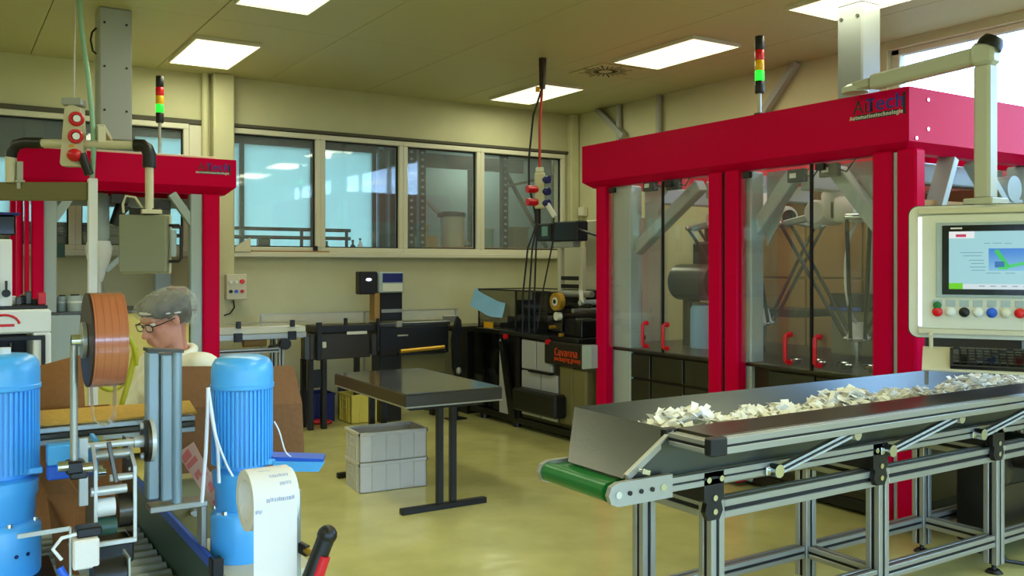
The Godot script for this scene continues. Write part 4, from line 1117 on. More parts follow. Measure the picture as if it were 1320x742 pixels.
func hanging_supply() -> void:
	# grey square column hung from the ceiling
	var o := solo("ceiling_column", MB.new().span(1.02, 1.25, 2.60, 3.6, -7.62, -7.38, 0.01), M.column_grey, "grey square hanging column with small bolts above the smaller crimson machine", "column")
	for e in [[-0.08, 0.22], [0.075, 0.22], [-0.08, 0.88], [0.075, 0.88], [-0.08, 0.55], [0.075, 0.55]]:
		part("bolt", MB.new().cyl(Vector3(e[0], e[1], 0.12), Vector3(e[0], e[1], 0.126), 0.009), M.black, o)
	part("cable_loop", MB.new().tube([Vector3(-0.12, 0.86, 0), Vector3(-0.15, 0.82, 0), Vector3(-0.16, 0.76, 0), Vector3(-0.145, 0.68, 0), Vector3(-0.12, 0.66, 0)], 0.008, 6), M.black, o)
	# swivel arm carrying the seen-from-behind operator box
	var t := thing("swivel_arm", "tubular swivel arm with black elbows hung below the grey hanging column", "support arm")
	var a := Vector3(0.50, 2.49, -7.02)
	var b := Vector3(1.21, 2.47, -6.58)
	part("cross_tube", MB.new().cyl(a, b, 0.028), M.cream, t)
	part("elbow", MB.new().tube([a + (b - a) * 0.14, a, a + Vector3(-0.05, -0.015, -0.03), a + Vector3(-0.075, -0.06, -0.045), a + Vector3(-0.08, -0.10, -0.05)], 0.038, 12), M.black, t)
	part("elbow", MB.new().tube([b - (b - a) * 0.10, b - (b - a) * 0.03, b + Vector3(0.0, -0.02, 0), b + Vector3(0.015, -0.06, 0.005), b + Vector3(0.015, -0.15, 0.005)], 0.045, 12), M.black, t)
	part("mast", MB.new().cyl(a + Vector3(-0.08, -0.08, -0.05), Vector3(0.42, 2.215, -7.07), 0.036), M.cream, t)
	part("drop_tube", MB.new().cyl(b + Vector3(0.015, -0.13, 0.005), Vector3(1.225, 2.02, -6.575), 0.028), M.cream, t)
	part("hanger", MB.new().span(1.17, 1.30, 2.0, 2.03, -6.62, -6.53), M.cream, t)
	part("support_strut", MB.new().span(0.92, 0.97, 2.49, 2.60, -6.82, -6.72).beam(Vector3(0.945, 2.60, -6.77), Vector3(1.1, 2.60, -7.45), 0.05, 0.04), M.cream, t)
	settle(t)
	t = thing("operator_box", "olive grey operator box with black side handles seen from behind", "control panel")
	part("back_housing", MB.new().box(Vector3(0.01, 0.20, 0), Vector3(0.31, 0.40, 0.10), 0.008), M.box_grey, t)
	part("front_frame", MB.new().box(Vector3(0.01, 0.20, -0.06), Vector3(0.33, 0.41, 0.03), 0.008), M.cream, t)
	part("top_bracket", MB.new().box(Vector3(0.02, 0.42, 0), Vector3(0.20, 0.05, 0.09), 0.006).beam(Vector3(-0.14, 0.40, 0), Vector3(-0.09, 0.46, 0), 0.02, 0.03), M.black, t)
	part("handle", MB.new().tube([Vector3(0.17, 0.33, -0.02), Vector3(0.235, 0.33, -0.02), Vector3(0.25, 0.31, -0.02), Vector3(0.25, 0.10, -0.02), Vector3(0.235, 0.08, -0.02), Vector3(0.17, 0.08, -0.02)], 0.011, 8), M.black, t)
	part("handle_grip", MB.new().box(Vector3(0.20, 0.205, -0.02), Vector3(0.035, 0.19, 0.03), 0.008), M.grey_paint, t)
	part("cable", MB.new().tube([Vector3(0.0, 0.44, 0.0), Vector3(-0.05, 0.52, 0.0), Vector3(-0.11, 0.53, 0.0), Vector3(-0.13, 0.47, 0.0), Vector3(-0.12, 0.41, 0.02)], 0.009, 8), M.cream, t)
	t.position = Vector3(1.19, 1.595, -6.62)
	t.rotation.y = deg_to_rad(-24)
	# olive cross beam on a white upright
	t = thing("supply_gantry", "white upright with an olive cross beam and green hose behind the tape roll", "gantry")
	part("upright", MB.new().span(0.865, 0.925, 0.0, 2.245, -6.82, -6.76, 0.006), M.white, t)
	part("cross_beam", MB.new().beam(Vector3(0.33, 2.155, -7.14), Vector3(0.87, 2.155, -6.80), 0.05, 0.125), M.olive, t)
	part("base_plate", MB.new().span(0.80, 0.99, 0.0, 0.012, -6.89, -6.69), M.alu, t)
	part("clamp", MB.new().span(0.45, 0.49, 2.17, 2.36, -7.06, -7.02).span(0.44, 0.50, 2.215, 2.23, -7.08, -7.0), M.alu, t)
	settle(t)
	# socket block hung on a chain, with its hose
	t = thing("hanging_socket_block", "cream socket block with three red sockets hanging from a thin chain", "socket block", "hanging socket blocks")
	var b0 := Basis(Vector3.UP, deg_to_rad(-25))
	part("case", MB.new().prism([Vector2(-0.065, 0), Vector2(0.06, 0.0), Vector2(0.07, 0.02), Vector2(0.055, 0.40), Vector2(0.0, 0.42), Vector2(-0.045, 0.40), Vector2(-0.075, 0.02)], Vector3(0, 0, -0.05), Vector3.RIGHT, Vector3.UP, Vector3(0, 0, 0.10)), M.cream, t)
	part("cap", MB.new().box(Vector3(0.0, 0.44, 0), Vector3(0.13, 0.05, 0.12), 0.006), M.column_grey, t)
	for e in [[0.04, 0.32], [0.035, 0.20]]:
		var s := part("socket", MB.new().lathe(Vector3(e[0] - 0.01, e[1], 0.045), Vector3(0.35, 0, 0.94), [Vector2(0.05, 0), Vector2(0.05, 0.02), Vector2(0.042, 0.035), Vector2(0.03, 0.035), Vector2(0.028, 0.01), Vector2(0, 0.01)], 20), M.red_plastic, t)
		part("socket_pins", MB.new().cyl(Vector3(e[0] - 0.004, e[1], 0.055), Vector3(e[0] + 0.004, e[1], 0.075), 0.024), M.white, s)
	part("red_plug", MB.new().ball(Vector3(0.03, 0.07, 0.08), Vector3(0.05, 0.045, 0.05), 14), M.red_plastic, t)
	part("black_plug", MB.new().cyl(Vector3(0.07, 0.08, 0.07), Vector3(0.12, -0.06, 0.06), 0.03), M.black, t)
	part("yellow_label", MB.new().box(Vector3(0.0, 0.135, 0.051), Vector3(0.035, 0.02, 0.002), 0.0), M.yellow, t)
	part("chain", MB.new().cyl(Vector3(0, 0.46, 0), Vector3(0.005, 1.262, -0.01), 0.006, -1.0, 8), M.alu, t)
	part("ceiling_hook", MB.new().cyl(Vector3(0.005, 1.262, -0.01), Vector3(0.005, 1.275, -0.01), 0.03), M.alu, t)
	t.basis = b0
	t.position = Vector3(0.785, 2.325, -6.84)
	solo("air_hose", MB.new().tube([Vector3(0.83, 3.598, -6.98), Vector3(0.845, 3.3, -6.95), Vector3(0.87, 3.0, -6.86), Vector3(0.89, 2.7, -6.78), Vector3(0.90, 2.45, -6.765), Vector3(0.892, 2.25, -6.79)], 0.017, 10), M.hose_green, "pale green air hose running from the ceiling down to the white upright", "hose")
	# second socket block, further into the room
	t = thing("hanging_socket_block", "cream socket cluster with red and blue sockets hanging on a red cable", "socket block", "hanging socket blocks")
	part("case", MB.new().box(Vector3(0, 0.19, 0), Vector3(0.10, 0.34, 0.10), 0.012), M.cream, t)
	part("cap", MB.new().box(Vector3(0.0, 0.385, 0), Vector3(0.075, 0.05, 0.075), 0.01), M.panel_cream, t)
	for y in [0.08, 0.20]: part("red_socket", MB.new().cyl(Vector3(-0.03, y, 0.03), Vector3(-0.12, y, 0.08), 0.035), M.red_plastic, t)
	for y in [0.07, 0.18, 0.29]: part("blue_socket", MB.new().cyl(Vector3(0.04, y, 0.02), Vector3(0.085, y, 0.06), 0.035), M.blue_bin, t)
	part("white_plug", MB.new().cyl(Vector3(0.07, 0.06, 0.05), Vector3(0.14, -0.06, 0.09), 0.025), M.white, t)
	part("black_plug", MB.new().cyl(Vector3(-0.02, 0.02, 0.0), Vector3(-0.02, -0.12, 0.0), 0.03), M.black, t)
	part("red_cable", MB.new().tube([Vector3(0, 0.41, 0), Vector3(0.0, 0.8, 0.005), Vector3(0.02, 1.1, 0), Vector3(0.03, 1.435, 0)], 0.012, 8), M.cable_red, t)
	part("black_cable", MB.new().tube([Vector3(-0.025, -0.10, 0), Vector3(-0.10, 0.25, -0.06), Vector3(-0.10, 0.5, -0.05), Vector3(-0.06, 0.9, -0.02), Vector3(0.02, 1.15, 0.012), Vector3(0.025, 1.435, 0.015)], 0.010, 8), M.black, t)
	part("cable_bundle", MB.new().cyl(Vector3(0.025, 1.15, 0), Vector3(0.028, 1.437, 0), 0.028, 0.036), M.tape_core, t)
	part("yellow_tag", MB.new().box(Vector3(-0.02, 1.14, 0.03), Vector3(0.04, 0.05, 0.004), 0.0), M.yellow, t)
	for k in 3:
		var x: float = [-0.16, -0.10, -0.05][k]
		part("hanging_cable", MB.new().tube([Vector3(-0.02, -0.10, 0.0), Vector3(x * 0.7, -0.35, 0.01 * k), Vector3(x, -0.8, 0.02), Vector3(x, -1.15, 0.0)], 0.010, 6), M.black, t)
	part("hanging_cable", MB.new().tube([Vector3(0.13, -0.05, 0.08), Vector3(0.12, -0.3, 0.05), Vector3(0.02, -0.8, 0.02), Vector3(-0.02, -1.1, 0.0)], 0.008, 6), M.black, t)
	t.rotation.y = deg_to_rad(-32)
	t.position = Vector3(4.775, 2.16, -7.01)
	# swirl outlet in the ceiling
	t = thing("ceiling_vent", "square ceiling air outlet with radial dark slots beside a light panel", "air vent")
	part("plate", MB.new().box(Vector3(0, 0.004, 0), Vector3(0.50, 0.008, 0.55), 0.002), M.ceiling, t)
	for k in 24:
		var a2 := TAU * k / 24.0
		for e in [[0.07, 0.13], [0.145, 0.21 if k % 3 else 0.27]]:
			var d := Vector3(cos(a2 + 0.2 * e[0]), 0, sin(a2 + 0.2 * e[0]))
			part("slot", MB.new().beam(d * e[0] + Vector3(0, -0.0005, 0), d * e[1] + Vector3(0, -0.0005, 0), 0.016, 0.002), M.vent_dark, t)
	t.position = Vector3(5.64, 3.591, -7.11)

# ---------------------------------------------------------------- benches left of the box closer
func side_bench() -> void:
	var t := thing("white_machine", "white machine housing with a dark open front and red curved mark", "machine")
	part("housing", MB.new().span(-0.40, 0.53, 1.27, 1.40, -6.15, -5.62, 0.01), M.white, t)
	part("side_panel", MB.new().span(0.44, 0.53, 0.70, 1.27, -6.15, -5.62, 0.006), M.white, t)
	part("side_panel", MB.new().span(-0.40, -0.32, 0.70, 1.27, -6.15, -5.62, 0.006), M.white, t)
	part("base", MB.new().span(-0.42, 0.55, 0.0, 0.70, -6.17, -5.58, 0.008), M.column_grey, t)
	part("back_panel", MB.new().span(-0.32, 0.44, 0.70, 1.27, -6.15, -6.08), M.black, t)
	part("front_frame", MB.new().beam(Vector3(-0.32, 1.245, -5.62), Vector3(0.50, 1.245, -5.62), 0.02, 0.025).beam(Vector3(0.49, 1.25, -5.615), Vector3(0.49, 0.75, -5.615), 0.02, 0.02), M.black, t)
	for k in 6:
		part("mechanism", MB.new().cyl(Vector3(-0.25 + 0.12 * k, 1.10, -5.95), Vector3(-0.25 + 0.12 * k, 1.10, -5.72), 0.045).cyl(Vector3(-0.25 + 0.12 * k, 0.95, -5.90), Vector3(-0.25 + 0.12 * k, 1.2, -5.90), 0.015), M.dark_steel if k % 2 else M.alu, t)
	var arc: Array = []
	for k in 11:
		var a := deg_to_rad(10 + 16.0 * k)
		arc.append(Vector3(0.30 + 0.075 * cos(a), 1.315 + 0.06 * sin(a), -5.619))
	part("red_mark", MB.new().tube(arc, 0.007, 6), M.red_plastic, t)
	part("mark_lettering", MB.new().span(0.27, 0.35, 1.31, 1.325, -5.62, -5.617, 0.0), M.red_plastic, t)
	settle(t)
	t = thing("tool_tray", "dark tray of small black parts and red caps on the white housing", "tray")
	part("tray", MB.new().span(0.02, 0.52, 1.402, 1.42, -6.10, -5.70), M.black, t)
	var rng := RandomNumberGenerator.new()
	rng.seed = 5
	for k in 16:
		var x := 0.06 + 0.028 * k
		var z := -5.75 - rng.randf() * 0.3
		var h := rng.randf_range(0.03, 0.075)
		part("small_part", MB.new().span(x, x + rng.randf_range(0.02, 0.05), 1.42, 1.42 + h, z - 0.05, z, 0.004), M[["black", "dark_steel", "rubber", "red_plastic", "white", "dark_steel"][k % 6]], t)
	settle(t)
	for e in [[0.635, "dark boxy printer with grey lid behind the blue motor cap", 0.14], [0.0, "", 0.0]]:
		if e[1] == "": continue
		t = thing("label_printer", e[1], "printer")
		part("case", MB.new().span(0.56, 0.80, 1.27, 1.385, -8.40, -8.14, 0.008), M.black, t)
		part("lid", MB.new().span(0.55, 0.81, 1.385, 1.41, -8.41, -8.13, 0.006), M.grey_paint, t)
		part("output_slot", MB.new().span(0.60, 0.76, 1.30, 1.34, -8.14, -8.132), M.dark_steel, t)
		settle(t)
	var c := thing("canister", "grey cylindrical canister beside the dark printer on the machine worktop", "canister", "canisters on the worktop")
	part("body", MB.new().lathe(Vector3.ZERO, Vector3.UP, [Vector2(0, 0), Vector2(0.055, 0), Vector2(0.058, 0.01), Vector2(0.058, 0.12), Vector2(0.05, 0.13), Vector2(0, 0.13)], 20), M.grey_paint, c)
	part("band", MB.new().cyl(Vector3(0, 0.07, 0), Vector3(0, 0.085, 0), 0.0595, -1.0, 20), M.white, c)
	part("cap", MB.new().cyl(Vector3(0, 0.13, 0), Vector3(0, 0.14, 0), 0.035), M.black, c)
	c.position = Vector3(0.945, 1.27, -8.17)
	var c2 := copy(c, "slimmer dark canister half behind the grey one on the worktop")
	c2.position = Vector3(0.86, 1.27, -8.25)
	c2.scale = Vector3(0.7, 0.95, 0.7)
	t = thing("white_cabinet", "narrow white cabinet with blue edge line at the picture's edge", "cabinet")
	part("body", MB.new().span(-0.05, 0.345, 1.402, 1.79, -6.05, -5.72, 0.006), M.white, t)
	part("blue_line", MB.new().span(0.272, 0.285, 1.41, 1.78, -5.72, -5.717, 0.0), M.blue_dark, t)
	part("latch", MB.new().cyl(Vector3(0.315, 1.49, -5.72), Vector3(0.315, 1.49, -5.70), 0.022).beam(Vector3(0.315, 1.50, -5.70), Vector3(0.315, 1.56, -5.70), 0.012, 0.012, Vector3.BACK), M.black, t)
	settle(t)
	t = thing("dark_monitor", "small dark blue monitor standing on the narrow white cabinet", "monitor")
	part("screen", MB.new().span(0.02, 0.37, 1.815, 1.93, -5.90, -5.84, 0.01), M.black_gloss, t)
	part("stand", MB.new().span(0.12, 0.27, 1.79, 1.815, -5.93, -5.80), M.black, t)
	part("hood", MB.new().span(0.0, 0.39, 1.93, 1.945, -5.95, -5.82), M.blue_bin, t)
	settle(t)

# ---------------------------------------------------------------- the case sealer in front
func motor(label: String, x: float, z: float, top: float, foot: float) -> void:
	var t := thing("drive_motor", label, "motor", "blue drive motors")
	var r := 0.100
	var h := top - foot
	# fan cowl
	part("fan_cowl", MB.new().lathe(Vector3(0, h - 0.105, 0), Vector3.UP, [Vector2(r * 0.95, -0.004), Vector2(r * 1.02, 0), Vector2(r * 1.03, 0.012), Vector2(r, 0.014), Vector2(r, 0.055), Vector2(r * 0.96, 0.078), Vector2(r * 0.86, 0.094), Vector2(r * 0.66, 0.103), Vector2(r * 0.35, 0.105), Vector2(0, 0.105)], 40), M.blue, t)
	# ribbed body: a toothed outline drawn up
	var ring: Array = []
	var ribs := 44
	for k in ribs:
		for e in [[-0.30, 0.90], [-0.24, 0.985], [0.24, 0.985], [0.30, 0.90]]:
			var a: float = TAU * (k + e[0]) / ribs
			ring.append(Vector2(cos(a), sin(a)) * r * e[1])
	part("ribbed_body", MB.new().prism(ring, Vector3(0, h * 0.47, 0), Vector3.RIGHT, Vector3.BACK, Vector3(0, h * 0.53 - 0.108, 0)), M.blue, t)
	part("terminal_lug", MB.new().box(Vector3(0.07, h * 0.475, 0.05), Vector3(0.06, 0.018, 0.05), 0.006), M.blue, t)
	part("neck", MB.new().lathe(Vector3(0, h * 0.40, 0), Vector3.UP, [Vector2(r * 0.95, 0), Vector2(r * 0.97, 0.02), Vector2(r * 0.74, 0.03), Vector2(r * 0.74, 0.045), Vector2(r * 0.92, h * 0.07)], 36), M.blue, t)
	part("gear_head", MB.new().lathe(Vector3(0, h * 0.245, 0), Vector3.UP, [Vector2(r * 0.80, 0), Vector2(r * 0.86, 0.008), Vector2(r * 0.88, h * 0.10), Vector2(r * 0.95, h * 0.125), Vector2(r * 0.95, h * 0.155), Vector2(r * 0.8, h * 0.16)], 36), M.blue, t)
	part("gear_can", MB.new().lathe(Vector3.ZERO, Vector3.UP, [Vector2(0, 0), Vector2(r * 0.98, 0), Vector2(r * 1.02, 0.01), Vector2(r * 1.02, h * 0.215), Vector2(r * 0.96, h * 0.235), Vector2(r * 0.80, h * 0.25), Vector2(0, h * 0.25)], 40), M.blue, t)
	for k in 6:
		var a := TAU * k / 6.0 + 0.4
		part("bolt", MB.new().cyl(Vector3(cos(a) * r * 0.88, h * 0.238, sin(a) * r * 0.88), Vector3(cos(a) * r * 0.88, h * 0.255, sin(a) * r * 0.88), 0.009), M.polished, t)
	for e in [0.28, 0.62]:
		part("vent_hole", MB.new().cyl(Vector3(sin(e) * r * 0.9, h * 0.11, cos(e) * r * 0.9), Vector3(sin(e) * r * 1.03, h * 0.11, cos(e) * r * 1.03), 0.006), M.blue_bin, t)
	part("cable_gland", MB.new().cyl(Vector3(0, h, 0), Vector3(0, h + 0.018, 0), 0.02), M.white, t)
	if x > 0.5: t.get_node("cable_gland").free()
	t.position = Vector3(x, foot, z)

func case_sealer() -> void:
	var t := thing("roller_conveyor", "grey roller bed of the box closer between dark green side rails", "conveyor")
	for k in 25:
		var z := -2.30 - 0.088 * k
		part("roller", MB.new().cyl(Vector3(0.10, 0.50, z), Vector3(0.715, 0.50, z), 0.036, -1.0, 18), M.roller, t)
	var r := part("side_rail", MB.new().span(0.722, 0.745, 0.42, 0.715, -4.55, -2.86, 0.004), M.green_rail, t)
	part("blue_strip", MB.new().span(0.716, 0.732, 0.690, 0.724, -4.5, -2.90, 0.004), M.blue_dark, r)
	part("end_cap", MB.new().span(0.715, 0.752, 0.67, 0.728, -2.90, -2.855, 0.004), M.black, r)
	part("side_rail", MB.new().span(0.065, 0.088, 0.42, 0.60, -4.55, -2.25, 0.004), M.green_rail, t)
	part("side_rail", MB.new().span(0.722, 0.745, 0.42, 0.56, -2.86, -2.25, 0.004), M.green_rail, t)
	part("under_frame", MB.new().span(0.10, 0.70, 0.36, 0.46, -4.4, -4.3).span(0.10, 0.70, 0.36, 0.46, -2.5, -2.4), M.black, t)
	for x in [0.08, 0.73]:
		for z in [-4.35, -2.45]:
			part("leg", MB.new().span(x - 0.03, x + 0.03, 0, 0.55, z - 0.03, z + 0.03), M.green_rail, t)
	settle(t)
	t = thing("motor_plinth", "beige machine plinth carrying the blue motor beside the label roll", "machine base")
	part("plinth", MB.new().span(0.755, 1.01, 0.0, 0.665, -3.25, -2.78, 0.008), M.cream, t)
	part("deck", MB.new().span(0.75, 1.02, 0.665, 0.68, -3.26, -2.77, 0.003), M.cream, t)
	settle(t)
	t = thing("motor_plinth", "dark steel plinth carrying the motor at the picture's edge", "machine base")
	part("plinth", MB.new().span(-0.08, 0.055, 0.0, 0.66, -3.30, -2.95, 0.008), M.black, t)
	part("deck", MB.new().span(-0.08, 0.30, 0.695, 0.71, -3.25, -2.99, 0.003), M.black, t)
	settle(t)
	t = thing("machine_cover", "tan machine cover plate standing beyond the dark green rail", "cover")
	part("plate", MB.new().span(0.77, 1.16, 0.03, 0.79, -3.74, -3.72, 0.004), M.tan_cover, t)
	part("flange", MB.new().span(0.77, 1.16, 0.79, 0.80, -3.80, -3.70, 0.002), M.tan_cover, t)
	part("wing_nut", MB.new().cyl(Vector3(0.86, 0.66, -3.72), Vector3(0.86, 0.66, -3.69), 0.014).beam(Vector3(0.84, 0.66, -3.69), Vector3(0.88, 0.67, -3.69), 0.01, 0.012), M.bright_steel, t)
	for x in [0.80, 1.13]: part("foot", MB.new().span(x - 0.02, x + 0.02, 0.0, 0.03, -3.78, -3.68), M.black, t)
	settle(t)
	motor("blue finned electric motor with domed cap standing behind the white label roll", 0.85, -3.0, 1.345, 0.68)
	motor("blue finned motor with a white top plug cut by the picture's edge", 0.165, -3.12, 1.376, 0.71)
	# blue brackets
	t = thing("motor_bracket", "blue bolted bracket between the edge motor and the tape head", "bracket")
	part("web", MB.new().span(0.275, 0.40, 1.04, 1.10, -3.08, -3.02, 0.004), M.blue, t)
	part("lower_web", MB.new().span(0.275, 0.40, 0.995, 1.04, -3.075, -3.03, 0.004), M.blue_dark, t)
	part("end_plate", MB.new().span(0.40, 0.412, 0.985, 1.115, -3.10, -3.00, 0.003), M.blue, t)
	for e in [[1.095, -3.02], [1.005, -3.02], [1.095, -3.08], [1.005, -3.08]]:
		part("bolt", MB.new().cyl(Vector3(0.38, e[0], e[1]), Vector3(0.435, e[0], e[1]), 0.011), M.polished, t)
	settle(t)
	t = thing("guide_plate", "blue triangular guide plate sticking out behind the label roll", "guide plate")
	part("plate", MB.new().slab(Vector3(0.93, 1.005, -2.93), Vector3(1.07, 0.998, -2.84), Vector3(1.10, 1.002, -2.90), Vector3(0.95, 1.005, -3.02), 0.012), M.blue_dark, t)
	part("plate_edge", MB.new().slab(Vector3(0.93, 0.998, -2.925), Vector3(1.075, 0.995, -2.835), Vector3(1.055, 0.965, -2.84), Vector3(0.93, 0.965, -2.925), 0.008), M.blue, t)
	settle(t)
	# grey upright mast: two extruded ribs and a round edge tube
	t = thing("guide_mast", "grey ribbed upright mast standing between tape roll and blue motor", "mast")
	part("rib", MB.new().span(0.562, 0.598, 0.892, 1.366, -3.106, -3.044, 0.008), M.mast_grey, t)
	part("rib", MB.new().span(0.602, 0.637, 0.884, 1.357, -3.088, -3.035, 0.008), M.mast_grey, t)
	part("edge_tube", MB.new().cyl(Vector3(0.651, 0.875, -3.044), Vector3(0.651, 1.366, -3.044), 0.016), M.mast_grey, t)
	part("top_cap", MB.new().slab(Vector3(0.561, 1.372, -3.115), Vector3(0.667, 1.366, -3.053), Vector3(0.667, 1.366, -3.017), Vector3(0.561, 1.372, -3.044), 0.011), M.dark_steel, t)
	part("foot_plate", MB.new().span(0.565, 0.745, 0.855, 0.875, -3.10, -3.02), M.alu, t)
	part("foot_post", MB.new().span(0.724, 0.744, 0.714, 0.856, -3.09, -3.03), M.alu, t)
	settle(t)
	# cross beam over the bed
	t = thing("cross_beam", "ribbed grey cross beam lying under the yellow board", "beam")
	for k in 3:
		part("rib", MB.new().span(0.02, 0.73, 1.083 + 0.019 * k, 1.099 + 0.019 * k, -3.21, -3.135, 0.003), M.roller if k != 1 else M.dark_steel, t)
	part("post", MB.new().span(0.0, 0.03, 0.60, 1.14, -3.35, -3.30), M.alu, t)
	part("post_link", MB.new().span(0.0, 0.04, 1.09, 1.13, -3.33, -3.17), M.alu, t)
	settle(t)
	# tape roll on its rod
	t = thing("tape_roll", "large copper brown roll of packing tape on a silver rod", "tape roll")
	var c := Vector3(0.39, 1.437, -2.72)
	part("tape_web", MB.new().pipe(c - Vector3(0.042, 0, 0), c + Vector3(0.042, 0, 0), 0.130, 0.052, 56), M.tape, t)
	for k in 5: part("wound_edge", MB.new().pipe(c + Vector3(-0.036 + 0.018 * k, 0, 0), c + Vector3(-0.0355 + 0.018 * k, 0, 0), 0.1303, 0.12, 56), M.tape_core, t)
	part("core", MB.new().pipe(c - Vector3(0.044, 0, 0), c + Vector3(0.044, 0, 0), 0.052, 0.038, 32), M.card, t)
	part("flange", MB.new().pipe(c - Vector3(0.048, 0, 0), c - Vector3(0.043, 0, 0), 0.129, 0.03, 48), M.tape_core, t)
	settle(t)
	t = thing("roll_holder", "silver rod with a hub clamp holding the packing tape roll", "stand")
	part("axle", MB.new().cyl(c - Vector3(0.085, 0, 0), c + Vector3(0.05, 0, 0), 0.016), M.polished, t)
	part("hub", MB.new().cyl(c - Vector3(0.044, 0, 0), c + Vector3(0.044, 0, 0), 0.036), M.black, t)
	part("hub_disc", MB.new().cyl(c - Vector3(0.060, 0, 0), c - Vector3(0.050, 0, 0), 0.05), M.alu, t)
	part("rod", MB.new().cyl(Vector3(0.312, 1.105, -2.72), Vector3(0.312, 1.425, -2.72), 0.010), M.alu, t)
	part("clamp", MB.new().span(0.29, 0.335, 1.075, 1.11, -2.745, -2.695, 0.006), M.black, t)
	part("clamp_screw", MB.new().cyl(Vector3(0.27, 1.10, -2.70), Vector3(0.295, 1.10, -2.70), 0.014).cyl(Vector3(0.33, 1.09, -2.70), Vector3(0.355, 1.09, -2.70), 0.014), M.polished, t)
	settle(t)
	var tp: Array = []
	for k in 13:
		var a := PI * k / 12.0
		tp.append(Vector2(-0.028 * cos(a), -0.02 * sin(a) * 1.6))
	var web := MB.new()
	var path: Array = [Vector2(-0.034, 0.155)]
	path.append_array(tp)
	path.append(Vector2(0.03, 0.155))
	for k in path.size() - 1:
		var p: Vector2 = path[k]
		var q: Vector2 = path[k + 1]
		web.slab(Vector3(0.385 + p.x, 1.235 + p.y, -2.74), Vector3(0.385 + q.x, 1.235 + q.y, -2.74), Vector3(0.385 + q.x, 1.235 + q.y, -2.68), Vector3(0.385 + p.x, 1.235 + p.y, -2.68), 0.0012)
	solo("tape_loop", web, M.film, "clear loop of tape hanging slack under the copper brown roll", "tape")
	tape_head()
	label_roll()

